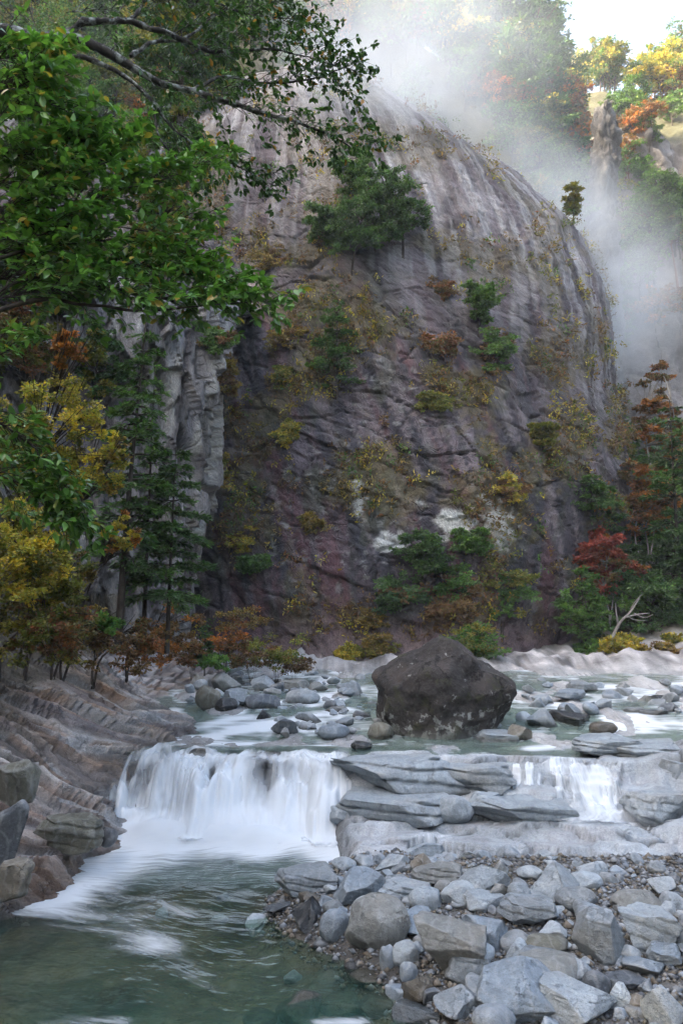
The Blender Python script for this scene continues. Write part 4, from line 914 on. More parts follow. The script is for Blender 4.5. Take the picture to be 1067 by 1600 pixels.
def leaves(P, d, nn, L, W, tmpl=LEAF4):
    T, F = tmpl; b = np.cross(d, nn); n = len(P); L = np.broadcast_to(L, n)[:, None, None]; W = np.broadcast_to(W, n)[:, None, None]
    V = P[:, None] + T[None, :, 0:1] * W * b[:, None] + T[None, :, 1:2] * L * d[:, None] + T[None, :, 2:3] * W * 1.6 * nn[:, None]
    return V.reshape(-1, 3), (F[None] + len(T) * np.arange(n)[:, None, None]).reshape(-1, 3), len(T)
class Acc:
    def __init__(s): s.V = []; s.F = []; s.n = 0
    def add(s, V, F): s.V.append(V); s.F.append(F + s.n); s.n += len(V)
    def mesh(s, name, **k): return mk_mesh(name, np.concatenate(s.V), np.concatenate(s.F), **k)
def tube(acc, P, R, sides=6):
    P = np.asarray(P, float); R = np.asarray(R, float); T = np.gradient(P, axis=0); T /= np.linalg.norm(T, axis=1)[:, None] + 1e-9
    a = np.cross(T, (0.31, .17, .93) if abs(T[0][2]) < .9 else (1, 0, 0)); a /= np.linalg.norm(a, axis=1)[:, None] + 1e-9; b = np.cross(T, a)
    th = np.arange(sides) * 2 * math.pi / sides
    V = (P[:, None] + R[:, None, None] * (np.cos(th)[None, :, None] * a[:, None] + np.sin(th)[None, :, None] * b[:, None])).reshape(-1, 3)
    i, j = np.meshgrid(np.arange(len(P) - 1), np.arange(sides), indexing='ij'); k = i * sides + j; k2 = i * sides + (j + 1) % sides
    acc.add(V, np.stack([k, k2, k2 + sides, k + sides], -1).reshape(-1, 4))
def curve(pts, n=10):
    p = np.asarray(pts, float); t = np.linspace(0, len(p) - 1, n); kn = np.arange(len(p))
    return np.stack([sinterp(t, np.stack([kn, p[:, i]], 1)) for i in range(p.shape[1])], 1)
PAL = {
 'green': [(.055, .105, .02), (.072, .13, .025), (.038, .075, .016)], 'dark': [(.036, .07, .02), (.05, .092, .024), (.025, .05, .016)],
 'bright': [(.07, .15, .03), (.05, .12, .025), (.09, .16, .03)], 'olive': [(.11, .11, .018), (.075, .085, .016), (.15, .125, .02)],
 'yellow': [(.34, .25, .025), (.26, .21, .03), (.20, .18, .03)], 'orange': [(.36, .13, .02), (.28, .11, .025), (.20, .10, .03)],
 'red': [(.24, .045, .03), (.17, .035, .028), (.28, .08, .04)], 'brown': [(.14, .075, .03), (.10, .055, .028), (.17, .10, .035)],
 'pine': [(.048, .09, .024), (.062, .112, .026), (.034, .065, .02)], 'ochre': [(.24, .16, .03), (.17, .12, .035), (.12, .09, .035)],
 'mixgold': [(.25, .19, .03), (.12, .12, .02), (.05, .085, .02)], 'rust': [(.22, .085, .03), (.15, .075, .03), (.11, .085, .03)],
}
def leafcol(pal, n, rg, clus=None):
    P = np.array(PAL[pal]); k = rg.randint(0, len(P), n) if clus is None else np.where(rg.rand(n) < .6, clus % len(P), rg.randint(0, len(P), n))
    g_ = 1.5 if pal in ('green', 'dark', 'pine', 'olive', 'bright', 'yellow', 'mixgold') else 1.15
    return (P[k] * g_ * rg.uniform(.65, 1.35, (n, 1)) * (1 + rg.normal(0, .08, (n, 3)))).clip(.004, 1)
def crown_from_clusters(Cs, Rs, rg, pal, nl, L, W, flat=.4, up=.55, twigs=7, pal2=None, f2=0.0):
    """leaves strung along little twigs that fan out from each cluster centre"""
    nC = len(Cs); w_ = Rs ** 2; cnt = np.maximum(8, (nl * w_ / w_.sum())).astype(int)
    ci = np.repeat(np.arange(nC), cnt); n = len(ci)
    E = rg.normal(size=(nC, twigs, 3)); E /= np.linalg.norm(E, axis=2)[..., None]; E[..., 2] *= flat; E *= rg.uniform(.65, 1.15, (nC, twigs, 1))
    e = E[ci, rg.randint(0, twigs, n)]; t = rg.rand(n) ** .6
    P = Cs[ci] + Rs[ci][:, None] * (e * t[:, None] + rg.normal(0, .13, (n, 3)) * np.array((1, 1, flat * 1.2)))
    d, nn = rot_frames(n, rg, up); d = d * .7 + e * .8; d /= np.linalg.norm(d, axis=1)[:, None]; nn -= d * (nn * d).sum(1)[:, None]; nn /= np.linalg.norm(nn, axis=1)[:, None] + 1e-9
    sc_ = rg.uniform(.7, 1.3, n); V, F, k = leaves(P, d, nn, L * sc_, W * sc_)
    col = leafcol(pal, n, rg, ci)
    if pal2:
        m = (rg.rand(nC) < f2)[ci]; col[m] = leafcol(pal2, n, rg, ci)[m]
    return V, F, np.repeat(col, k, 0)
def broad_mesh(seed, h, rx, z0, pal, nl, leaf, nC=26, flat=.4, asp=.5, lean=(0, 0), trunk_r=None, up=.55, rc=.42, pal2=None, f2=0.0, shell=.5, drop=0.0, stems=1):
    rg = np.random.RandomState(seed); acc = Acc(); tr = trunk_r or h * .022
    C = rg.normal(size=(nC, 3)); C /= np.linalg.norm(C, axis=1)[:, None]; C *= (rg.rand(nC) ** shell)[:, None]
    rz = (h - z0) / 2; ctr = np.array((lean[0], lean[1], z0 + rz)); Cs = ctr + C * np.array((rx, rx, rz * .92)); Rs = rx * rc * rg.uniform(.7, 1.25, nC)
    Cs[:, 2] = np.maximum(Cs[:, 2], z0 * .8 + .05 * h)
    top = np.array((lean[0] * 1.1, lean[1] * 1.1, h * .86))
    for s in range(stems):
        o = rg.normal(0, .12 * rx, 3) * (stems > 1); o[2] = 0
        tp = top + (rg.normal(0, .45 * rx, 3) if stems > 1 else 0)
        T = curve([o * .2 + (0, 0, -.35), o + np.array((lean[0] * .1, lean[1] * .1, h * .25)) + rg.normal(0, .02 * h, 3), o + np.array((lean[0] * .6, lean[1] * .6, h * .55)) + rg.normal(0, .025 * h, 3), tp], 12)
        tube(acc, T, np.linspace(tr, tr * .15, 12) / max(1, stems * .6), 7)
        for i in range(s, nC, stems):
            c = Cs[i]; k = int(np.clip(np.searchsorted(T[:, 2], c[2] - .55 * np.hypot(*(c - T[6])[:2])), 2 if math.hypot(*lean) < 1.2 * rx or stems > 2 else 8, 10)); a = T[k]
            mid = (a + c) / 2 + rg.normal(0, .05 * rx, 3) + (0, 0, .06 * rx)
            tube(acc, curve([a, mid, c, c + (c - mid) * .5], 7), np.linspace(tr * .42, tr * .06, 7) / max(1, stems * .5), 4)
    V, F, col = crown_from_clusters(Cs, Rs, rg, pal, nl, leaf, leaf * asp, flat, up, 7, pal2, f2)
    return acc.mesh('trunk'), mk_mesh('crown', V, F, False, None, {'col': col})
def conifer_mesh(seed, h, R, z0, pal, nl, leaf, layers=16, droop=.25, trunk_r=None, lean=(0, 0), irr=.4, power=.8):
    rg = np.random.RandomState(seed); acc = Acc(); tr = trunk_r or h * .016
    T = curve([(0, 0, -.4), (lean[0] * .3, lean[1] * .3, h * .4), (lean[0], lean[1], h)], 14); tube(acc, T, np.linspace(tr, tr * .12, 14), 7)
    B = []
    for i in range(layers):
        t = (i + rg.rand() * .8) / layers; z = z0 + (h * .98 - z0) * t
        for j in range(rg.randint(3, 6)):
            a = rg.uniform(0, 6.28); Ln = R * ((1 - t) ** power * .95 + .07) * rg.uniform(1 - irr, 1 + irr * .5)
            k = np.interp(z, T[:, 2], np.arange(14)); b = np.array([np.interp(k, np.arange(14), T[:, q]) for q in range(3)])
            e = b + Ln * np.array((math.cos(a), math.sin(a), rg.uniform(-.1, .25) - droop)); m = (b + e) / 2 + (0, 0, .10 * Ln)
            B.append((b, m, e, Ln)); tube(acc, curve([b, m, e], 5), np.linspace(tr * .3, tr * .05, 5), 4)
    w_ = np.array([q[3] for q in B]) ** 1.5; cnt = np.maximum(6, nl * w_ / w_.sum()).astype(int); ci = np.repeat(np.arange(len(B)), cnt); n = len(ci)
    b = np.array([q[0] for q in B])[ci]; m = np.array([q[1] for q in B])[ci]; e = np.array([q[2] for q in B])[ci]; Ln = np.array([q[3] for q in B])[ci]
    s = (.18 + .85 * rg.rand(n) ** .8)[:, None]; P = b * (1 - s) ** 2 + 2 * m * s * (1 - s) + e * s * s
    dr = (e - b) / (Ln[:, None] + 1e-6); sd2 = np.cross(dr, (0, 0, 1.0)); sd2 /= np.linalg.norm(sd2, axis=1)[:, None] + 1e-9
    lat = rg.normal(0, 1, n) * .20 * Ln * (1.25 - s[:, 0]); P = P + sd2 * lat[:, None] + np.stack([0 * lat, 0 * lat, rg.normal(0, .035, n) * Ln - .12 * np.abs(lat)], 1)
    d = dr * rg.uniform(.4, 1, (n, 1)) + sd2 * (np.sign(lat) * rg.uniform(.2, 1, n))[:, None] + rg.normal(0, .3, (n, 3)); d /= np.linalg.norm(d, axis=1)[:, None]
    nn = rg.normal(0, .35, (n, 3)) + (0, 0, 1); nn -= d * (nn * d).sum(1)[:, None]; nn /= np.linalg.norm(nn, axis=1)[:, None]
    sc_ = rg.uniform(.7, 1.3, n); V, F, k = leaves(P, d, nn, leaf * sc_, leaf * .38 * sc_)
    return acc.mesh('trunk'), mk_mesh('crown', V, F, False, None, {'col': np.repeat(leafcol(pal, n, rg, ci), k, 0)})
def plant(name, label, cat, loc, meshes, mats=(None, None), group=None, rz=0.0, scale=1.0):
    o = empty(name, loc); o.rotation_euler = (0, 0, rz); o.scale = (scale,) * 3 if np.isscalar(scale) else scale
    put('trunk', meshes[0], mats[0] or M_bark, o); put('crown', meshes[1], mats[1] or M_leaf, o); tag(o, label, cat, group); return o
_pix = {}
def surf(V, px, py, key):
    """the point of a rock sheet seen at a picture place"""
    if key not in _pix: _pix[key] = topix(V)
    u, v, d = _pix[key]; k = (u - px) ** 2 + (v - py) ** 2; near = np.where((k < (16 if key == 'left' else 24 if key == 'hill' else 9) ** 2) & (d > 1))[0]
    if len(near) == 0: return V[int(np.argmin(np.where(d > 1, k, 1e9)))]
    return V[near[np.argmin(d[near] + .02 * k[near])]]
def hgt(p, ytop):                                              # height of a plant rooted at p whose tip is seen at row ytop
    return max(atY(533, ytop, p[1])[2] - p[2], .3)
def wpx(p, w_): return w_ / FPX * topix(p)[2]

# pines and shrubs growing on the great cliff: foot px, foot py, top py, crown width px, kind, palette, label
CL = [
 (548, 428, 330, 120, 'pine', 'pine', 'lowest spreading pine of the grove on the cliff ledge'),
 (512, 400, 318, 84, 'pine', 'pine', 'left pine of the grove on the cliff ledge'),
 (585, 392, 262, 100, 'pine', 'pine', 'tallest pine of the grove on the cliff ledge'),
 (560, 330, 232, 86, 'pine', 'green', 'misty pine at the top of the cliff ledge grove'),
 (628, 402, 288, 92, 'pine', 'pine', 'separate pine right of the grove with a bare crooked stem'),
 (528, 622, 470, 74, 'con', 'pine', 'slender green pine hanging in the middle of the cliff'),
 (750, 520, 436, 62, 'pine', 'green', 'thin small tree leaning out on the right of the cliff'),
 (776, 596, 500, 66, 'bush', 'green', 'rounded green bush below the thin leaning cliff tree'),
 (850, 712, 640, 44, 'pine', 'olive', 'sparse little tree on the lower right of the cliff'),
 (660, 920, 826, 90, 'pine', 'pine', 'green tree against the white rock scar'),
 (735, 880, 822, 70, 'pine', 'green', 'low green tree right of the white rock scar'),
 (640, 965, 890, 96, 'bush', 'dark', 'dark spreading bush at the left of the cliff foot thicket'),
 (785, 1000, 872, 84, 'bush', 'green', 'tall dense green bush at the right of the cliff foot thicket'),
 (722, 960, 880, 70, 'bush', 'green', 'loose green bush in the middle of the cliff foot thicket'),
 (715, 1032, 975, 96, 'bush', 'green', 'low feathery bush behind the top of the huge boulder'),
 (680, 990, 930, 70, 'bush', 'brown', 'brown twiggy bush inside the cliff foot thicket'),
 (900, 345, 285, 36, 'pine', 'olive', 'tiny misty tree on the right shoulder of the dome'),
 (700, 470, 430, 40, 'bush', 'rust', 'rusty shrub beside the leaning stub on the cliff'),
 (600, 1035, 985, 50, 'bush', 'ochre', 'straw-coloured tussock low on the cliff left of the huge boulder'),
 (575, 985, 950, 60, 'bush', 'ochre', 'olive straw tussock on the sloping dark slab'),
 (553, 1030, 1008, 34, 'bush', 'yellow', 'small yellow tuft at the foot of the dark slab'),
 (690, 560, 520, 64, 'bush', 'rust', 'reddish shrub patch in the middle of the cliff'),
 (680, 650, 608, 52, 'bush', 'olive', 'olive shrub patch in the centre of the cliff'),
 (785, 790, 735, 50, 'bush', 'yellow', 'yellow shrub above the white rock scar'),
 (455, 700, 650, 44, 'bush', 'yellow', 'yellow shrub on the red streaked rock'),
 (440, 560, 500, 56, 'bush', 'ochre', 'ochre shrub high on the red streaked rock'),
 (440, 610, 570, 40, 'bush', 'mixgold', 'gold and green shrub on the red streaked rock'),
 (410, 430, 385, 70, 'bush', 'ochre', 'ochre shrub strip under the shadowed cleft'),
 (480, 840, 800, 44, 'bush', 'ochre', 'ochre tuft on the lower red streak'),
 (350, 640, 540, 44, 'bush', 'ochre', 'tall ochre shrub strip along the edge of the flaking face'),
 (365, 780, 690, 40, 'bush', 'ochre', 'lower ochre shrub strip along the edge of the flaking face'),
 (372, 870, 820, 50, 'bush', 'yellow', 'yellow shrub at the foot of the flaking face'),
 (395, 900, 868, 64, 'pine', 'green', 'flat green spray of a small tree by the flaking face'),
 (345, 560, 500, 50, 'bush', 'green', 'green shrub under the overhanging leaves by the cliff edge'),
 (925, 800, 740, 70, 'con', 'pine', 'small green conifer against the right edge of the cliff'),
]
for i, (px, py, yt, wd, kd, pal, lab) in enumerate(CL):
    p = surf(V_dome, px, py, 'dome') if not (px < 400 and py > 480 and px < 368) else surf(V_lc, px, py, 'lc')
    h = hgt(p, yt); R = wpx(p, wd) / 2; sd_ = 300 + i
    if kd == 'pine': ms = broad_mesh(sd_, h, R * .85, h * .12, pal, int(5200 + 2600 * R), .19, 22, .34, .42, (rg.normal(0, .15) * R, -.35 * R), None, .35, .46, shell=.55)
    elif kd == 'con': ms = conifer_mesh(sd_, h, R * 1.15, h * .12, pal, 5000, .22, 14, .1, lean=(0, -.3), irr=.5, power=.5)
    else: ms = broad_mesh(sd_, h, R * .9, h * .05, pal, int(2600 + 1500 * R * h / 2), .16, 34, .6, .5, (rg.normal(0, .3) * R, -.2 * R), h * .012, .4, .34, 'brown' if i % 2 else 'olive', .3, stems=5, shell=.6)
    nm = {'pine': 'pine_tree', 'con': 'conifer_tree', 'bush': 'shrub'}[kd]
    plant(nm, lab, 'tree' if kd != 'bush' else 'shrub', p + (0, .1, 0), ms, group='plants on the cliff', scale=(1.2, .7, 1.0) if kd == 'bush' else 1.0)
# grass and small tufts in the cracks of the cliff
rg = np.random.RandomState(11)
wgt = ss(.25, .9, dome_grs) * (1 - .75 * dome_up) + .02; wgt *= (V_dome[:, 2] > 4) & (V_dome[:, 2] < 46); wgt /= wgt.sum()
ci0 = rg.choice(len(V_dome), 2200, p=wgt); ci = np.concatenate([ci0] * 4)
T = V_dome[ci] + rg.normal(0, .38, (len(ci), 3)) * np.array((1, .2, 1)) - (0, .16, 0); nb_ = 10
n = len(T) * nb_; Pp = np.repeat(T, nb_, 0) + rg.normal(0, .12, (n, 3)); d = rg.normal(0, .7, (n, 3)) + (0, -.5, -.1); d /= np.linalg.norm(d, axis=1)[:, None]
nn = rg.normal(size=(n, 3)); nn -= d * (nn * d).sum(1)[:, None]; nn /= np.linalg.norm(nn, axis=1)[:, None]
V, F, k = leaves(Pp, d, nn, rg.uniform(.14, .36, n), rg.uniform(.06, .12, n))
pk = np.repeat(np.tile(rg.choice(6, 2200, p=[.12, .28, .24, .16, .1, .10]), 4), nb_); col = np.zeros((n, 3))
for j, nm in enumerate(('yellow', 'ochre', 'brown', 'olive', 'green', 'rust')): m = pk == j; col[m] = leafcol(nm, int(m.sum()), rg)
go = put('cliff_grass', mk_mesh('cliff_grass', V, F, False, None, {'col': np.repeat(col * .85, k, 0)}), M_leaf, kind='stuff')
tag(go, 'ochre and brown grass tufts growing in the cracks of the cliff', 'grass')

# trees and shrubs of the left bank: foot (px on the ground is worked out from depth), top row, width, depth, kind
def hill_z(x, y):
    d = XW(min(max(y, 3), 40)) - x; wk = float(interp(y, [(0, 0), (17, 0), (21.5, 1.3), (36, 2.2), (50, 2.4)]))
    z1 = wk + float(bank_prof(np.clip(d, -1.6, 9))) * float(interp(y, [(0, 1.1), (15, 1.12), (19, .95), (24, .8), (30, .7), (40, .9)]))
    hd_ = max(0, (d - 6.4) / .8); z2 = 7.5 + float(interp(hd_, [(0, 0), (8, 11), (30, 42), (90, 105)]))
    return max(z1, z2) if d > 6.4 else z1
V_left = np.concatenate([V_bank[::2], V_lc, V_hill])
LT = [
 # cx, y_top, y_low, width, D, kind, pal, pal2, f2, label
 (40, -90, 330, 330, 22, 'b', 'olive', 'green', .5, 'tall olive and green tree filling the top left corner behind the branches'),
 (215, -40, 250, 260, 27, 'b', 'olive', 'dark', .45, 'olive tree behind the upper dark limb'),
 (130, 120, 420, 240, 24, 'b', 'mixgold', 'green', .5, 'gold and green tree behind the broad leaves'),
 (290, 150, 330, 130, 29, 'b', 'green', 'olive', .3, 'green tree at the shoulder of the flaking face'),
 (330, -30, 170, 200, 33, 'b', 'dark', 'olive', .35, 'dark green tree behind the tip of the upper limb'),
 (232, 118, 205, 60, 25, 'b', 'orange', 'red', .4, 'orange-red maple glowing behind the upper limb'),
 (30, 300, 560, 260, 20, 'b', 'dark', 'green', .5, 'dark green tree behind the broad leaf sprays'),
 (255, 290, 470, 140, 30, 'b', 'olive', 'ochre', .4, 'olive shrub tree on top of the flaking face'),
 (40, 480, 640, 170, 22, 'b', 'olive', 'rust', .4, 'olive and rust tree left of the flaking face'),
 (150, 500, 660, 110, 26, 'b', 'dark', 'olive', .4, 'dark green tree in front of the upper flaking face'),
 (70, 565, 800, 190, 17, 'm', 'yellow', 'olive', .5, 'yellow maple spreading left of the slim conifer'),
 (105, 598, 640, 80, 16, 's', 'orange', None, 0, 'single bright orange maple bough above the yellow maple'),
 (150, 660, 780, 120, 18, 'm', 'yellow', 'ochre', .4, 'yellow maple bough reaching in front of the conifer'),
 (50, 760, 1010, 220, 15.5, 'm', 'olive', 'yellow', .45, 'olive-yellow maple low at the left edge'),
 (183, 795, 870, 70, 18, 'm', 'yellow', 'orange', .4, 'small golden maple beside the conifer trunk'),
 (70, 900, 1060, 180, 16, 'm', 'rust', 'olive', .5, 'rusty brown shrub on the left bank'),
 (150, 930, 1060, 130, 19, 'm', 'brown', 'ochre', .5, 'brown twiggy shrub above the tilted strata'),
 (215, 960, 1070, 130, 23, 'm', 'rust', 'brown', .5, 'rust-brown shrub at the foot of the flaking face'),
 (270, 930, 1060, 110, 27, 'm', 'brown', 'orange', .4, 'orange-brown shrub near the upstream rock pile'),
 (172, 950, 1000, 50, 18.5, 'm', 'bright', None, 0, 'small bright green bush on the left bank'),
 (20, 640, 760, 130, 19, 'b', 'dark', None, 0, 'dark leafy tree in the shade at the left edge'),
 (110, 840, 960, 110, 20, 'm', 'ochre', 'olive', .5, 'ochre bush under the conifer on the left'),
]
for i, (cx, yt, yl, wd, D, kd, pal, pal2, f2, lab) in enumerate(LT):
    if kd == 'b':                                               # rooted where the slope shows behind the lower edge of the crown
        p0 = surf(V_left, cx, yl - 25, 'left'); D = p0[1]; lean = (0, -.2)
    else:
        p0 = surf(V_bank, max(cx - 70, -60), min(yl + 130, 1052), 'bank'); lean = None
    ytm = atY(cx, yt, D); ylm = atY(cx, yl, D); R = wpx(ylm, wd) / 2; x, y_, zg = p0
    if lean is None: lean = (ytm[0] * .5 + ylm[0] * .5 - x, D - y_)
    h = max(ytm[2] - zg, .8); z0 = max(ylm[2] - zg, .05 * h); leaf = {'b': .13, 'm': .09, 's': .08}[kd] * (.6 + D / 50)
    nl = int(np.clip(4.6 * wd * (yl - yt) / 10 * (1.0 if kd == 'b' else .55 if kd == 'm' else 2), 1400, 26000))
    ms = broad_mesh(500 + i, h, R * .85, z0, pal, nl, leaf, int(np.clip(nl / 150, 14, 70)), (.55 if kd == 'm' else .4), .6, lean, min(.02 * h, .16) if kd == 'b' else .05, .4, .30, pal2, f2, .5, stems=1 if kd != 'm' else 2)
    plant('broadleaf_tree' if kd == 'b' else ('maple_tree' if 'maple' in lab else 'shrub'), lab, 'tree' if ('tree' in lab or 'maple' in lab) else 'shrub', (x, y_, zg), ms, group='trees of the left bank')
# slim conifer before the flaking face: two trunks, foliage heaviest low on the right
for i, (cx, yb, yt, wd, D, lab) in enumerate(((186, 985, 500, 130, 23, 'tall slim conifer standing in front of the flaking rock face'), (262, 1000, 700, 110, 24, 'drooping dark conifer right of the tall slim conifer'), (225, 985, 560, 80, 24.5, 'thin sparse conifer behind the tall slim conifer'))):
    p = atY(cx, yb, D); h = hgt(p, yt); R = wpx(p, wd) / 2
    plant('conifer_tree', lab, 'tree', p, conifer_mesh(560 + i, h, R * (.95, 1.2, .9)[i], h * .18, 'dark' if i != 2 else 'pine', (6500, 8000, 2500)[i], .19, (26, 16, 20)[i], .22, .13 if i == 0 else .08, (.5 if i == 0 else .1, 0), .65, .35), group='conifers on the left bank')
# shrubs behind the upstream rock pile
for i, (cx, yb, yt, wd, D, kd, pal, pal2, lab) in enumerate((
    (320, 1040, 972, 40, 32, 'con', 'dark', None, 'small dark green conifer at the upstream rock pile'),
    (338, 1052, 1018, 56, 31, 'b', 'bright', 'green', 'low bright green shrub above the upstream rocks'),
    (352, 1045, 955, 84, 32.5, 'b', 'orange', 'rust', 'orange shrub behind the upstream rock pile'),
    (300, 1050, 985, 70, 31.5, 'b', 'rust', 'brown', 'rust shrub left of the orange shrub'),
    (432, 1055, 984, 120, 33, 'b', 'mixgold', 'olive', 'spreading yellow-green shrub at the foot of the dark slab'),
    (395, 1056, 1000, 90, 32.5, 'b', 'brown', 'rust', 'leafless-looking brown shrub between orange and yellow-green shrubs'),
    (460, 1060, 1020, 70, 33.5, 'b', 'brown', None, 'low brown twiggy shrub under the yellow-green shrub'),
    (380, 1010, 940, 80, 34, 'b', 'rust', 'ochre', 'ochre-red shrub against the flaking face foot'))):
    p = atY(cx, yb, D); h = hgt(p, yt); R = wpx(p, wd) / 2
    ms = conifer_mesh(580 + i, h, R, .1, pal, 1500, .16, 10, .0) if kd == 'con' else broad_mesh(580 + i, h, R * .9, h * .1, pal, 2600, .11, 22, .4, .5, (0, 0), h * .012, .5, .36, pal2, .5, .5, stems=5)
    plant('shrub' if kd == 'b' else 'conifer_tree', lab, 'shrub' if kd == 'b' else 'tree', p, ms, group='shrubs by the upstream rocks')

# the wood on the right bank
RT = [
 # cx, y_top, y_foot, width, D, kind, pal, pal2, f2, label
 (915, 890, 1032, 92, 43, 'b', 'green', None, 0, 'rounded bright green bush tree at the right foot of the cliff'),
 (945, 826, 1010, 130, 46, 'l', 'red', 'rust', .3, 'red maple with flat layers above the green bush tree'),
 (1012, 880, 1030, 140, 45, 'b', 'dark', 'green', .3, 'big dark evergreen tree at the right edge'),
 (1060, 830, 1030, 90, 46, 'b', 'dark', None, 0, 'shadowy evergreen cut by the right edge'),
 (966, 985, 1038, 80, 42, 'b', 'yellow', 'olive', .4, 'yellow-green shrub on the right shore'),
 (930, 1000, 1036, 60, 42.5, 'b', 'bright', 'green', .4, 'low green shrub under the bush tree on the right shore'),
 (1020, 1005, 1042, 90, 42, 'b', 'ochre', 'brown', .5, 'ochre twiggy shrub on the right shore'),
 (1055, 985, 1040, 50, 43, 'b', 'yellow', 'olive', .5, 'yellowish shrub at the right edge of the shore'),
 (1010, 706, 960, 110, 50, 'l', 'orange', 'rust', .4, 'orange maple with wide layers on the right bank'),
 (925, 770, 960, 80, 48, 'l', 'orange', 'olive', .5, 'orange-tipped tree leaning on the right edge of the cliff'),
 (1045, 560, 900, 90, 56, 'l', 'rust', 'orange', .5, 'rust-orange tree high on the right edge'),
 (955, 760, 960, 100, 49, 'c', 'pine', None, 0, 'green conifer with flat boughs between the orange trees'),
 (1066, 625, 1010, 130, 47, 'c', 'dark', None, 0, 'tall dark conifer at the right edge'),
 (1000, 800, 980, 110, 52, 'c', 'pine', None, 0, 'conifer behind the red maple on the right bank'),
 (985, 640, 900, 90, 60, 'b', 'brown', 'olive', .5, 'bare brownish tree in the mist at the cliff edge'),
 (1030, 700, 960, 120, 55, 'b', 'green', 'olive', .4, 'green tree behind the orange maple'),
 (1050, 780, 980, 100, 52, 'b', 'dark', 'green', .3, 'dark green tree under the orange maple'),
]
for i, (cx, yt, yb, wd, D, kd, pal, pal2, f2, lab) in enumerate(RT):
    p = atY(cx, yb, D); p[2] = min(p[2], float(G(p[0], p[1])) + .1) ; h = hgt(p, yt); R = wpx(p, wd) / 2
    if kd == 'c': ms = conifer_mesh(700 + i, h, R * 1.1, h * .2, pal, 9000, .28, 17, .05, h * .014, irr=.55, power=.45)
    else: ms = broad_mesh(700 + i, h, R * .88, h * (.42 if kd == 'l' else .12), pal, int(5500 + 1300 * R * h / 3), .19, 44, .45 if kd == 'l' else .55, .55, (0, 0), h * .014, .45, .33, pal2, f2, .5, stems=3 if kd == 'l' else 2)
    plant({'c': 'conifer_tree', 'l': 'maple_tree', 'b': 'broadleaf_tree'}[kd] if h > 2.5 else 'shrub', lab, 'tree' if h > 2.5 else 'shrub', p, ms, (M_pale if kd == 'l' else M_bark, M_leaf), group='wood on the right bank')
# pale bare snag in front of the dark evergreen
a = Acc(); D = 41.5
for pts, r in (([(948, 1012), (965, 978), (972, 968), (985, 955), (998, 935)], .10), ([(965, 975), (962, 955), (961, 942)], .06), ([(972, 966), (995, 960), (1014, 958)], .05), ([(985, 952), (990, 942), (1003, 928)], .04), ([(990, 958), (1006, 965), (1020, 960)], .03), ([(978, 962), (990, 968), (1010, 970)], .025)):
    tube(a, curve([atY(x, y, D - .3 * k) for k, (x, y) in enumerate(pts)], 10), np.linspace(r, r * .3, 10), 6)
pb = atY(940, 1030, D); tube(a, curve([pb, atY(948, 1012, D), atY(956, 996, D)], 6), np.linspace(.12, .1, 6), 6)
tag(put('dead_tree', a.mesh('dead_tree'), M_pale), 'pale bare dead tree leaning out of the wood on the right bank', 'tree')
a = Acc(); D = 57
for pts, r in (([(1012, 700), (1010, 640), (1016, 600), (1018, 575)], .09), ([(1010, 650), (1000, 620), (992, 605)], .05), ([(1013, 625), (1024, 600)], .04)):
    tube(a, curve([atY(x, y, D) for x, y in pts], 8), np.linspace(r, r * .3, 8), 5)
tag(put('bare_tree', a.mesh('bare_tree'), M_pale), 'white-stemmed bare tree standing in the mist at right', 'tree')

# forest on the far slopes: a few trees of each kind, copied
PROTO = {}
for nm, fn in (('pineA', lambda: broad_mesh(801, 10, 2.6, 4.2, 'pine', 3800, .34, 26, .26, .4, (.3, 0), .14, .4, .42)), ('pineB', lambda: conifer_mesh(802, 11, 2.5, 3.0, 'pine', 3800, .40, 18, .02, .15, irr=.5, power=.5)),
               ('conA', lambda: conifer_mesh(803, 11, 2.3, 1.5, 'dark', 4200, .40, 22, .12, .16, irr=.4, power=.7)), ('brdA', lambda: broad_mesh(804, 7.5, 2.8, 1.8, 'olive', 3600, .32, 30, .5, .6, (0, 0), .14, .5, .38, 'green', .4)),
               ('brdR', lambda: broad_mesh(805, 6.5, 2.6, 1.6, 'rust', 3400, .30, 28, .4, .6, (0, 0), .12, .5, .38, 'orange', .4)), ('brdY', lambda: broad_mesh(806, 7.5, 2.8, 1.6, 'mixgold', 3600, .32, 30, .45, .6, (0, 0), .12, .5, .38, 'yellow', .4)), ('brdG', lambda: broad_mesh(807, 7, 2.7, 1.2, 'green', 3600, .32, 30, .5, .6, (0, 0), .12, .5, .38, 'dark', .3))):
    PROTO[nm] = fn()
FT = []
NAMES = {'pineA': ('pine_tree', 'pine'), 'pineB': ('pine_tree', 'straight pine'), 'conA': ('conifer_tree', 'dark conifer'), 'brdA': ('broadleaf_tree', 'olive tree'), 'brdR': ('maple_tree', 'rust-red tree'), 'brdY': ('broadleaf_tree', 'golden tree'), 'brdG': ('broadleaf_tree', 'green tree')}
FANCH = []
def far_label(k, p, s):
    u, v_, _ = topix(np.asarray(p)); b = min(FANCH, key=lambda a: (a[0] - u) ** 2 + (a[1] - v_) ** 2); dx, dy = u - b[0], v_ - b[1]
    side = ('right of' if dx > 0 else 'left of') if abs(dx) > abs(dy) else ('below' if dy > 0 else 'above')
    sz = 'small' if s < .88 else 'large' if s > 1.08 else 'middling'; w_ = b[2].split()[:8]
    while w_[-1] in ('the', 'of', 'in', 'at', 'on', 'by', 'a', 'above', 'under', 'left', 'right', 'just', 'behind', 'lower', 'far', 'white', 'dark', 'rock', 'its', 'and', 'red-stemmed', 'tallest', 'inside', 'against'): w_ = w_[:-1]
    return f'{sz} {NAMES[k][1]} {side} the ' + ' '.join(w_)
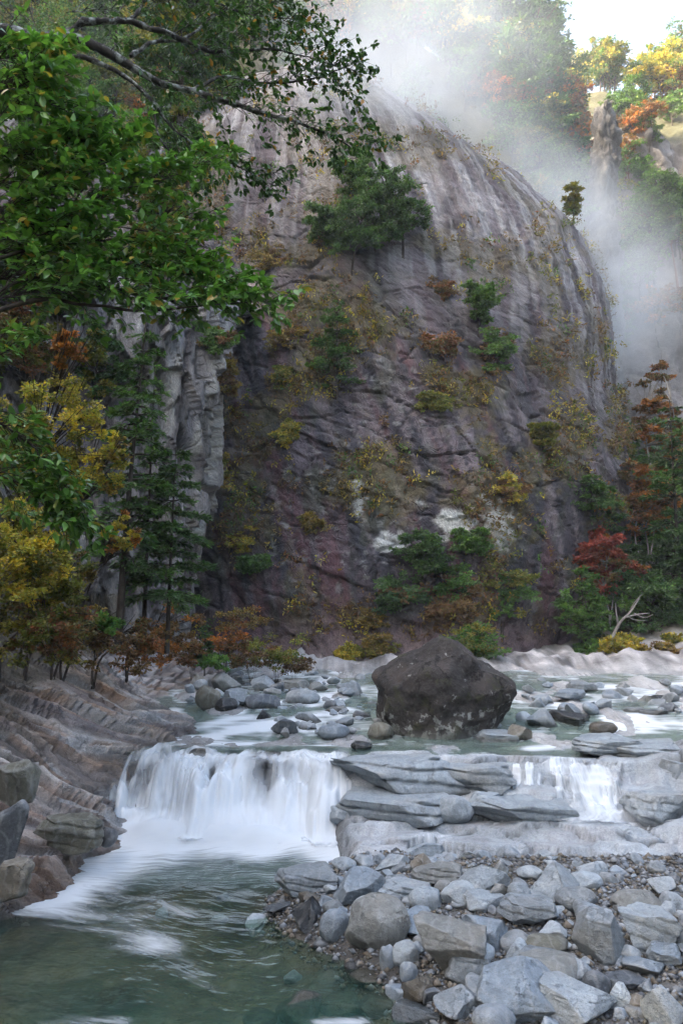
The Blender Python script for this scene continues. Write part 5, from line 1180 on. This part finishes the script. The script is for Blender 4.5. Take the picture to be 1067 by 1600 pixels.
def far_tree(k, p, s, label, group):
    if label is None: label = far_label(k, p, s)
    else: u, v_, _ = topix(np.asarray(p)); FANCH.append((u, v_, label))
    o = empty(NAMES[k][0], p); o.scale = (s, s, s); o.rotation_euler = (0, 0, rg.uniform(0, 6.28))
    put('trunk', PROTO[k][0], M_red if k == 'pineA' else M_bark, o); put('crown', PROTO[k][1], M_leaf, o); tag(o, label, 'tree', group)
rg = np.random.RandomState(21)
for px, py, k, s, lab in ((890, 150, 'conA', 1.15, 'tallest dark conifer against the white sky'), (918, 140, 'conA', .95, 'dark conifer just right of the tallest against the sky'), (862, 150, 'conA', .8, 'shorter dark conifer left of the tallest against the sky'),
    (832, 150, 'pineA', 1.1, 'red-stemmed flat-topped pine at the edge of the mist'), (953, 175, 'pineA', .95, 'pine perched on top of the rock pillar'), (975, 165, 'pineA', .7, 'small pine leaning right of the rock pillar top'),
    (800, 170, 'pineB', 1.1, 'misty conifer left of the red-stemmed pine'), (755, 150, 'pineA', 1.3, 'pale-stemmed tall pine half lost in the mist'), (700, 130, 'pineB', 1.2, 'faint conifer deep in the mist'), (640, 110, 'brdA', 1.2, 'faint rounded tree in the mist above the dome'),
    (880, 185, 'brdR', .6, 'reddish bush tree under the dark conifers'), (910, 180, 'brdG', .6, 'green bush tree under the dark conifers'), (845, 185, 'brdG', .7, 'green bush tree under the red-stemmed pine'), (815, 200, 'brdR', .8, 'russet tree at the lower edge of the mist bank'),
    (770, 190, 'brdR', .8, 'russet tree inside the mist'), (730, 170, 'brdG', .9, 'grey-green tree inside the mist'), (900, 200, 'pineB', .6, 'low pine left of the rock pillar'), (930, 178, 'pineA', .6, 'low pine at the left shoulder of the rock pillar')):
    p = surf(V_f1, px, py, 'f1'); far_tree(k, p - (0, 0, .2), s * (1.35 if k in ('conA', 'pineB') else 1.15), lab, 'trees on the middle slope')
for i in range(64):
    px, py = (rg.uniform(420, 960), rg.uniform(-120, 420)) if i < 46 else (rg.uniform(870, 1000), rg.uniform(190, 560)); p = surf(V_f1, px, py, 'f1')
    k = rg.choice(['pineB', 'conA', 'brdA', 'brdR', 'brdG', 'brdY']); far_tree(k, p - (0, 0, .3), rg.uniform(.75, 1.2), None, 'trees in the mist behind the dome')
for px, py, k, s, lab in ((1000, 150, 'brdY', 1.1, 'sunlit golden tree on the far cliff top'), (1030, 165, 'brdY', 1.2, 'largest sunlit golden tree above the far cliff'), (1060, 160, 'brdR', 1.2, 'sunlit orange tree at the right edge above the far cliff'), (985, 120, 'brdA', 1.2, 'sunlit olive tree under the white sky'),
    (1040, 120, 'brdY', 1.2, 'sunlit yellow tree on the skyline'), (1062, 110, 'pineA', 1.2, 'sunlit pine on the skyline at the right edge'), (1010, 105, 'brdA', 1.1, 'sunlit olive tree on the skyline'), (965, 110, 'brdY', 1.0, 'sunlit tree behind the dark conifers'), (945, 100, 'brdA', .9, 'yellow-green tree just under the sky gap'),
    (990, 185, 'brdG', .9, 'green tree at the lip of the far cliff'), (1020, 190, 'brdR', .7, 'russet tree at the lip of the far cliff'), (1048, 190, 'brdG', .8, 'green tree at the lip of the far cliff by the right edge'), (985, 230, 'brdR', .9, 'pinkish red tree in the cleft right of the rock pillar'), (980, 275, 'brdR', .9, 'lower pinkish red tree in the cleft right of the pillar'),
    (970, 200, 'brdG', .9, 'shaded green tree in the cleft right of the pillar'), (1000, 300, 'brdG', .7, 'green tree clinging to the far cliff'), (900, 90, 'brdY', 1.0, 'sunlit tree peeping behind the tallest conifer'), (860, 70, 'brdY', 1.1, 'sunlit yellow tree left of the tallest conifer'), (825, 60, 'brdY', 1.2, 'bright sunlit tree above the red-stemmed pine'), (925, 70, 'brdA', 1.1, 'olive tree filling the foot of the sky gap'), (1005, 60, 'brdY', 1.1, 'highest sunlit golden tree right of the sky gap'), (1050, 70, 'brdR', 1.2, 'highest orange tree at the right edge of the skyline'), (1015, 230, 'brdG', .7, 'shaded green tree on the face of the far cliff'), (1040, 330, 'brdG', .8, 'shaded green tree low on the far cliff face'), (1060, 400, 'brdA', .9, 'olive tree low on the far cliff at the right edge')):
    p = surf(V_f2, px, py, 'f2'); far_tree(k, p - (0, 0, .3), s, lab, 'trees on the far cliff')
for i in range(30):
    px, py = rg.uniform(955, 1110), rg.uniform(330, 720); D = rg.uniform(60, 88); p = atY(px, py, D); g0 = p[2]
    k = rg.choice(['pineA', 'conA', 'brdA', 'brdG', 'brdG', 'brdR'] if py > 520 else ['pineA', 'conA', 'brdA', 'brdG']); q = surf(V_f2, px, py, 'f2')
    q = q if py < 560 else np.array((p[0], p[1], float(G(p[0], p[1])))); far_tree(k, q - (0, 0, .3), rg.uniform(.8, 1.3), None, 'trees below the far cliff')
for px, py, k, s, lab in ((40, 60, 'brdA', 1.5, 'olive tree on the slope behind the lichened limb'), (180, 60, 'brdG', 1.5, 'green tree on the slope behind the fork of the limb'), (330, 60, 'brdA', 1.4, 'olive tree on the slope behind the limb tips'), (90, 220, 'brdY', 1.4, 'golden tree on the slope behind the broad leaves'), (250, 200, 'brdR', 1.3, 'orange tree on the slope behind the drooping limb'), (430, 60, 'conA', 1.3, 'dark conifer at the left border of the mist')):
    p = surf(V_f1, px, py, 'f1'); far_tree(k, p - (0, 0, .5), s, lab, 'trees on the left slope')
for i in range(46):
    px, py = rg.uniform(-30, 470), rg.uniform(-140, 330)
    if px > 380 and py > 150: continue
    p = surf(V_f1, px, py, 'f1'); k = rg.choice(['brdA', 'brdG', 'brdY', 'conA', 'brdR'], p=[.36, .34, .14, .1, .06])
    far_tree(k, p - (0, 0, .5), rg.uniform(1.15, 1.6), None, 'trees on the left slope')
for px, py, k, s, lab in ((30, 200, 'brdG', .9, 'green tree on the left shoulder of the dome by the picture edge'), (85, 190, 'brdA', 1.0, 'olive tree on the left shoulder of the dome'), (135, 205, 'brdG', .9, 'green tree on the dome shoulder behind the broad leaves'), (180, 195, 'brdA', .95, 'olive tree on the dome shoulder below the lichened limb'),
    (225, 205, 'brdR', .7, 'orange-red tree on the dome shoulder below the limb fork'), (262, 200, 'brdG', .85, 'green tree on the dome shoulder near the drooping limb'), (60, 270, 'brdG', .8, 'green tree lower on the left shoulder of the dome'), (120, 280, 'brdY', .8, 'golden tree lower on the left shoulder of the dome'), (190, 275, 'brdA', .8, 'olive tree lower on the dome shoulder'), (300, 180, 'brdA', .7, 'small olive tree at the top edge of the dome'), (345, 165, 'brdG', .7, 'small green tree at the top edge of the dome')):
    p = surf(V_dome, px, py, 'dome'); far_tree(k, p + (0, .3, -.3), s, lab, 'trees on the dome shoulder')
# rock pillar under the pines
zs = np.linspace(0, 1, 120); th = np.linspace(0, 2 * math.pi, 80); TH, T = np.meshgrid(th, zs, indexing='ij')
pb = atY(936, 700, 73); pt = atY(944, 165, 71); zz = pb[2] + (pt[2] - pb[2]) * T
wa, wb_, wg, e1, e2 = worley(TH * 1.3 + .2 * zz, zz * .55); wa2, wb2, wg2, e1, e2 = worley(TH * 2.4, zz * 2.2)
rr = (1.0 + .8 * (1 - T) + .4 * fbm(TH * .8, zz * .15, 221, 3) + .5 * (wa - .5) + .22 * (wa2 - .5) - .3 * ss(.06, 0, wg) - .12 * ss(.06, 0, wg2)) * (1 - .35 * ss(.93, 1, T)) * np.where(T >= .999, .05, 1)
ly = np.floor(zz * .9 + .5 * fbm(TH * .7, zz * .2, 222, 2)).astype(int); rr = rr * (1 + .38 * (_h2(ly, (TH * 1.2).astype(int), 5) - .5))
V = np.stack([pb[0] + (pt[0] - pb[0]) * T + rr * np.cos(TH), pb[1] + (pt[1] - pb[1]) * T + 1.5 * rr * np.sin(TH), zz], -1).reshape(-1, 3)
pc = (np.array((.10, .095, .09)) * (1 + .5 * (wa2 - .5) + .3 * fbm(TH * 2, zz * .8, 220, 3))[..., None]).reshape(-1, 3)
tag(put('rock_pillar', mk_mesh('rock_pillar', V, grid_faces(80, 120), True, None, {'col': pc.clip(.02, 1)}), M_pillar), 'grey cracked rock pillar rising out of the mist under the pines', 'rock pillar')

# ------------------------------------------------------------------ the two near trees reaching in from the left
LEAFM = {}
def leaf_mesh(key, L, W, col):
    if key not in LEAFM:
        V = LEAF8[0] * np.array((W, L, W * 1.6)); LEAFM[key] = mk_mesh('leaf', V, LEAF8[1], True, None, {'col': np.tile(np.array(col), (len(V), 1))})
    return LEAFM[key]
def twig_sprays(acc, path, rg, n, ln, droop, rad, per, t0=.25, side=None, whorl=True):
    """twigs alternate along a branch; leaves are set along each twig and in a rosette at its tip. Returns leaf points and directions"""
    P, Dd = [], []
    for i in range(n):
        t = t0 + (1 - t0) * (i + rg.rand()) / n; k = t * (len(path) - 1); j = int(min(k, len(path) - 2)); a = path[j] + (path[j + 1] - path[j]) * (k - j)
        tg = path[min(j + 1, len(path) - 1)] - path[j]; tg = tg / (np.linalg.norm(tg) + 1e-9); sdv = np.cross(tg, (0, 0, 1.0)); sdv /= np.linalg.norm(sdv) + 1e-9
        s = (1 if i % 2 else -1) if side is None else side
        L = ln * rg.uniform(.5, 1.2) * (1.15 - .55 * t)
        dr = tg * rg.uniform(.4, 1.0) + sdv * s * rg.uniform(.3, 1.0) + np.array((0, 0, rg.normal(.05, .3))); dr /= np.linalg.norm(dr)
        e = a + dr * L + (0, 0, -droop * L); m = (a + e) / 2 + (0, 0, .12 * L); tw = curve([a, m, e], 7); tube(acc, tw, np.linspace(rad, rad * .3, 7), 4)
        for q in range(per):
            if whorl and q > per * .35: b = tw[-1] + rg.normal(0, .012, 3); dd = rg.normal(size=3) * (1, 1, .5) + dr * .7
            else: u = rg.uniform(.25, 1) * 6; b = tw[int(u)] + (tw[min(int(u) + 1, 6)] - tw[int(u)]) * (u % 1); dd = dr * .5 + rg.normal(size=3) * (.9, .9, .5)
            P.append(b); Dd.append(dd)
    return P, Dd
def near_tree(name, label, trunk_pts, trunk_r, limbs, sprays, seed, L, W, cols, droopleaf, mat_b, mat_l, n_single, dens=1.0):
    rg = np.random.RandomState(seed); o = empty(name, trunk_pts[0]); O = np.array(trunk_pts[0])
    a = Acc(); T = curve(trunk_pts, 24); tube(a, T - O, np.linspace(trunk_r, trunk_r * .35, 24) * (1 + .06 * rg.normal(size=24)), 12); put('trunk', a.mesh('trunk'), mat_b, o)
    P, Dd, tw = [], [], Acc()
    for pts, r0, r1 in limbs:
        a = Acc(); Q = curve(pts, 26); Q = Q + np.stack([.04 * pn(np.arange(26) * .5, seed + k, 0.0) for k in range(3)], 1) * min(1, r0 * 12)
        tube(a, Q - O, np.linspace(r0, r1, 26) * (1 + .14 * rg.normal(size=26).clip(-1, 1)), 9); put('branch', a.mesh('branch'), mat_b, o)
    for pts, n, ln, droop, per in sprays:
        n = int(n * dens)
        Q = curve(pts, 14) - O; p_, d_ = twig_sprays(tw, Q, rg, n, ln, droop, .006, per, .02); P += p_; Dd += d_
    put('twigs', tw.mesh('twigs'), mat_b, o)['kind'] = 'stuff'
    P = np.array(P); d = np.array(Dd); d[:, 2] -= droopleaf * rg.uniform(.2, 1.2, len(d)); d /= np.linalg.norm(d, axis=1)[:, None]
    nn = rg.normal(0, .38, (len(P), 3)) + (0, 0, 1); nn -= d * (nn * d).sum(1)[:, None]; nn /= np.linalg.norm(nn, axis=1)[:, None]
    sz = rg.uniform(.5, 1.35, len(P)); ck = rg.choice(len(cols), len(P), p=[c[1] for c in cols]); C = np.array([c[0] for c in cols])
    pu, pv, pd = topix(P + O); vis = (pu > 0) & (pu < 1067) & (pv > 0) & (pv < 1600)
    order = np.argsort(-(sz / pd) * vis)[:n_single]; single = np.zeros(len(P), bool); single[order] = True
    r = ~single; V, F, k = leaves(P[r], d[r], nn[r], L * sz[r], W * sz[r], LEAF8)
    col = C[ck[r]] * rg.uniform(.75, 1.3, (int(r.sum()), 1))
    put('foliage', mk_mesh('foliage', V, F, True, None, {'col': np.repeat(col, k, 0)}), mat_l, o)['kind'] = 'stuff'
    for i in order:
        lo = put('leaf', leaf_mesh((name, int(ck[i])), L, W, C[ck[i]]), mat_l, o); b = np.cross(d[i], nn[i])
        M = Matrix(((b[0], d[i][0], nn[i][0]), (b[1], d[i][1], nn[i][1]), (b[2], d[i][2], nn[i][2]))).to_4x4(); M.translation = Vector(P[i]); lo.matrix_local = M @ Matrix.Scale(float(sz[i]), 4)
    tag(o, label, 'tree', 'trees overhanging from the left'); return o
A = lambda px, py, D: tuple(atY(px, py, D))
DA = 10.0
limA = [([A(-150, 60, 9.6), A(-40, 42, 9.6), A(20, 54, 9.7), A(60, 64, 9.8), A(110, 58, 9.9), A(170, 82, 10), A(240, 126, 10.1), A(300, 142, 10.2), A(380, 166, 10.4), A(440, 186, 10.5), A(500, 204, 10.6), A(545, 226, 10.7)], .115, .008),
        ([A(95, 60, 9.9), A(130, 36, 9.9), A(165, 33, 10), A(200, 32, 10.1), A(222, 10, 10.2), A(240, -30, 10.3)], .06, .02),
        ([A(195, 32, 10.1), A(250, 48, 10.2), A(300, 68, 10.4), A(340, 82, 10.6), A(420, 76, 10.9), A(480, 90, 11.2), A(560, 112, 11.4)], .045, .005),
        ([A(40, 92, 9.8), A(100, 88, 9.8), A(150, 96, 9.9), A(200, 122, 10), A(240, 160, 10), A(262, 192, 10.1), A(300, 222, 10.2), A(345, 246, 10.4), A(430, 290, 10.6)], .045, .005),
        ([A(205, 88, 10), A(240, 66, 10.2), A(290, 60, 10.5), A(340, 22, 10.8), A(400, 8, 11)], .035, .006),
        ([A(300, 142, 10.2), A(350, 120, 10.5), A(420, 130, 10.8), A(500, 120, 11), A(560, 95, 11.2)], .03, .004),
        ([A(240, 160, 10), A(250, 215, 10), A(290, 262, 10.1), A(320, 300, 10.2)], .018, .003), ([A(225, -10, 10.2), A(300, -10, 10.6), A(380, 20, 11), A(460, 30, 11.2)], .03, .004)]
sprA = [([A(150, 75, 10), A(300, 145, 10.2), A(440, 188, 10.5), A(545, 226, 10.7)], 34, .75, .25, 9), ([A(380, 166, 10.4), A(500, 204, 10.6), A(590, 225, 10.8)], 24, .5, .2, 10), ([A(250, 48, 10.2), A(340, 82, 10.6), A(480, 90, 11.2), A(560, 112, 11.4)], 40, .75, .1, 10),
        ([A(200, 122, 10), A(300, 222, 10.2), A(345, 246, 10.4), A(430, 290, 10.6)], 34, .6, .3, 9), ([A(240, 66, 10.2), A(340, 22, 10.8), A(400, 8, 11), A(470, -10, 11)], 40, .8, .1, 10), ([A(300, 142, 10.2), A(420, 130, 10.8), A(560, 95, 11.2)], 34, .7, .15, 10),
        ([A(250, 215, 10), A(320, 300, 10.2)], 12, .4, .3, 8), ([A(225, -10, 10.2), A(380, 20, 11), A(500, 45, 11.3)], 44, .8, .1, 10), ([A(300, 70, 10.6), A(400, 60, 10.9), A(520, 80, 11.1)], 30, .7, .1, 10), ([A(100, 20, 10.4), A(240, 10, 10.6)], 16, .7, .1, 9), ([A(470, 100, 11), A(545, 150, 11), A(585, 200, 10.9)], 16, .45, .3, 9), ([A(340, 245, 10.4), A(400, 270, 10.5), A(452, 268, 10.6)], 12, .4, .3, 9)]
g1, g2, g3 = (.040, .09, .022), (.055, .12, .028), (.028, .065, .018)
near_tree('overhanging_tree', 'tree with lichened dark limbs and small leaves reaching across the top left', [A(-190, 1150, 9.2), A(-175, 700, 9.3), A(-165, 300, 9.5), A(-150, 60, 9.6), A(-145, -120, 9.6)], .24, limA, sprA, 31, .085, .048,
          [(g1, .42), (g2, .32), (g3, .2), ((.30, .15, .03), .03), ((.20, .16, .03), .03)], .75, M_lich, M_gloss, 120, 1.7)
limB = [([A(-160, 560, 7.0), A(-60, 500, 7.2), A(0, 484, 7.4), A(70, 468, 7.6), A(150, 478, 7.8), A(230, 486, 8.0), A(310, 478, 8.2), A(420, 470, 8.4)], .035, .004), ([A(-160, 560, 7.0), A(-60, 430, 7.2), A(40, 390, 7.5), A(110, 350, 7.8), A(180, 300, 8.1), A(250, 282, 8.4), A(345, 246, 8.8)], .03, .003),
        ([A(-160, 420, 7.0), A(-50, 340, 7.3), A(40, 325, 7.6), A(110, 318, 7.9), A(150, 262, 8.2), A(175, 232, 8.4)], .022, .003), ([A(-160, 420, 7.0), A(-50, 380, 7.2), A(60, 368, 7.6), A(160, 352, 8), A(280, 372, 8.4), A(340, 395, 8.6)], .02, .003),
        ([A(-160, 260, 7.0), A(-40, 170, 7.2), A(20, 140, 7.4), A(80, 110, 7.6)], .02, .003), ([A(-160, 620, 7.0), A(-50, 640, 7.4), A(30, 680, 7.6), A(90, 740, 7.8), A(130, 815, 8)], .018, .003), ([A(-160, 560, 7.0), A(-30, 560, 7.2), A(20, 545, 7.3), A(55, 528, 7.4)], .012, .003), ([A(-60, 500, 7.2), A(30, 440, 7.6), A(130, 430, 8), A(250, 425, 8.3), A(380, 440, 8.6)], .018, .003)]
sprB = [([A(-60, 300, 7.2), A(0, 190, 7.4), A(60, 160, 7.6), A(120, 180, 7.9)], 26, .6, .05, 10), ([A(-60, 420, 7.2), A(0, 350, 7.5), A(60, 350, 7.7)], 22, .6, .05, 10), ([A(-60, 240, 7.4), A(60, 240, 7.8), A(160, 200, 8.2)], 22, .6, .05, 10),
        ([A(-20, 470, 7.4), A(70, 455, 7.6), A(160, 450, 7.8), A(240, 465, 8), A(320, 468, 8.2), A(425, 470, 8.4)], 58, .62, .08, 12), ([A(-20, 440, 7.5), A(60, 425, 7.7), A(160, 415, 8), A(260, 420, 8.3), A(380, 446, 8.6)], 58, .6, .08, 12), ([A(-30, 400, 7.4), A(60, 390, 7.7), A(160, 375, 8), A(250, 385, 8.3), A(330, 408, 8.6)], 40, .6, .08, 11),
        ([A(20, 395, 7.5), A(110, 348, 7.8), A(180, 298, 8.1), A(250, 278, 8.4), A(345, 246, 8.8)], 50, .6, .05, 11), ([A(-30, 340, 7.4), A(60, 318, 7.7), A(150, 262, 8.2), A(200, 225, 8.4)], 44, .65, .05, 11), ([A(-30, 250, 7.3), A(40, 230, 7.6), A(110, 210, 8)], 26, .6, .05, 10), ([A(-40, 160, 7.2), A(30, 130, 7.4), A(90, 100, 7.6)], 30, .6, .05, 11), ([A(-30, 95, 7.3), A(50, 85, 7.5)], 14, .5, .05, 10),
        ([A(-40, 640, 7.4), A(30, 680, 7.6), A(90, 740, 7.8), A(130, 812, 8)], 40, .5, .25, 9), ([A(-40, 720, 7.5), A(40, 760, 7.7), A(100, 800, 7.8)], 22, .5, .2, 9), ([A(-30, 560, 7.2), A(50, 528, 7.4)], 7, .3, .0, 9), ([A(-30, 300, 7.5), A(60, 275, 7.8), A(130, 250, 8.1)], 26, .6, .05, 10), ([A(100, 330, 8), A(220, 330, 8.4), A(320, 345, 8.7)], 18, .5, .05, 10)]
near_tree('broadleaf_tree', 'bright green broad-leaved tree with flat leaf sprays in the upper left foreground', [A(-230, 1250, 6.6), A(-200, 900, 6.8), A(-170, 560, 7.0), A(-165, 300, 7.0), A(-170, 0, 7.0)], .17, limB, sprB, 41, .108, .05,
          [((.10, .215, .038), .36), ((.14, .28, .055), .24), ((.06, .14, .03), .30), ((.17, .20, .045), .07), ((.30, .22, .04), .03)], .3, M_bark, M_gloss, 300, 2.7)

# ------------------------------------------------------------------ drifting mist between the dome and the far slopes
def mist(name, label, c, r, dens, nscale, seed, rot=(0, 0, 0), lo=.42, hi=.68):
    V, F = ICO[3]; me = mk_mesh(name, V, F, True); t = NT(name); oc = t.objco()
    ln = t.n('VectorMath', {0: oc}, operation='LENGTH').outputs['Value']; fall = t.mr(ln, .25, .98, 1, 0, True)
    ns = t.noise(t.map(t.pos(), (nscale, nscale, nscale), (seed, seed * 2, 0)), 1.0, 4, .58, .4)
    k = t.math('MULTIPLY', t.math('MULTIPLY', fall, t.mr(ns, lo, hi, .3, 1, True)), dens)
    vs = t.n('VolumePrincipled', {'Color': (.90, .95, 1.0), 'Density': k, 'Anisotropy': .15})
    t.t.links.new(vs.outputs[0], t.out.inputs['Volume'])
    o = put(name, me, t.m, None, tuple(c), 'stuff'); o.scale = r; o.rotation_euler = rot; tag(o, label, 'mist'); return o
mist('mist', 'thick white mist pouring over the top of the dome', atY(690, 45, 60), (19, 8, 13), .09, .09, 3, (0, math.radians(30), 0))
mist('mist', 'pale mist hanging in the gap right of the dome', atY(945, 450, 61), (9, 8, 13), .15, .10, 8, (0, math.radians(-10), 0))
mist('mist', 'thin veil of mist across the upper left of the dome', atY(600, 125, 53), (12, 4.5, 7.5), .18, .11, 13, (0, math.radians(25), 0))
mist('mist', 'mist streaming down along the right shoulder of the dome', atY(845, 270, 64), (15, 5, 5.5), .14, .11, 5, (0, math.radians(42), 0))
# thin even haze in the gorge
def box(name, lo, hi):
    V = np.array([(x, y, z) for x in (lo[0], hi[0]) for y in (lo[1], hi[1]) for z in (lo[2], hi[2])]); F = np.array([(0, 1, 3, 2), (4, 6, 7, 5), (0, 4, 5, 1), (2, 3, 7, 6), (0, 2, 6, 4), (1, 5, 7, 3)]); return mk_mesh(name, V, F, False)
t = NT('haze'); t.t.links.new(t.n('VolumePrincipled', {'Color': (.93, .96, 1.0), 'Density': .0005}).outputs[0], t.out.inputs['Volume'])
tag(put('haze', box('haze', (-190, -200, -6), (230, 330, 150)), t.m, None, None, 'stuff'), 'thin bluish haze filling the whole gorge', 'haze')

# labels that still coincide are told apart by their order in the picture
bylab = {}
for o in sc.objects:
    if o.parent is None and o.get('label') and o.get('category'): bylab.setdefault(o['label'], []).append(o)
ORD = ['first', 'second', 'third', 'fourth', 'fifth', 'sixth', 'seventh', 'eighth', 'ninth', 'tenth']
for lab, obs in bylab.items():
    if len(obs) < 2: continue
    obs.sort(key=lambda o: float(topix(np.array(o.location))[0])); b = ' '.join(lab.split()[:12])
    for i, o in enumerate(obs): o['label'] = (('left' if i == 0 else 'right') + ' one of two alike: ' + ' '.join(lab.split()[:11])) if len(obs) == 2 else f'{ORD[min(i, 9)]} from left: {b}'
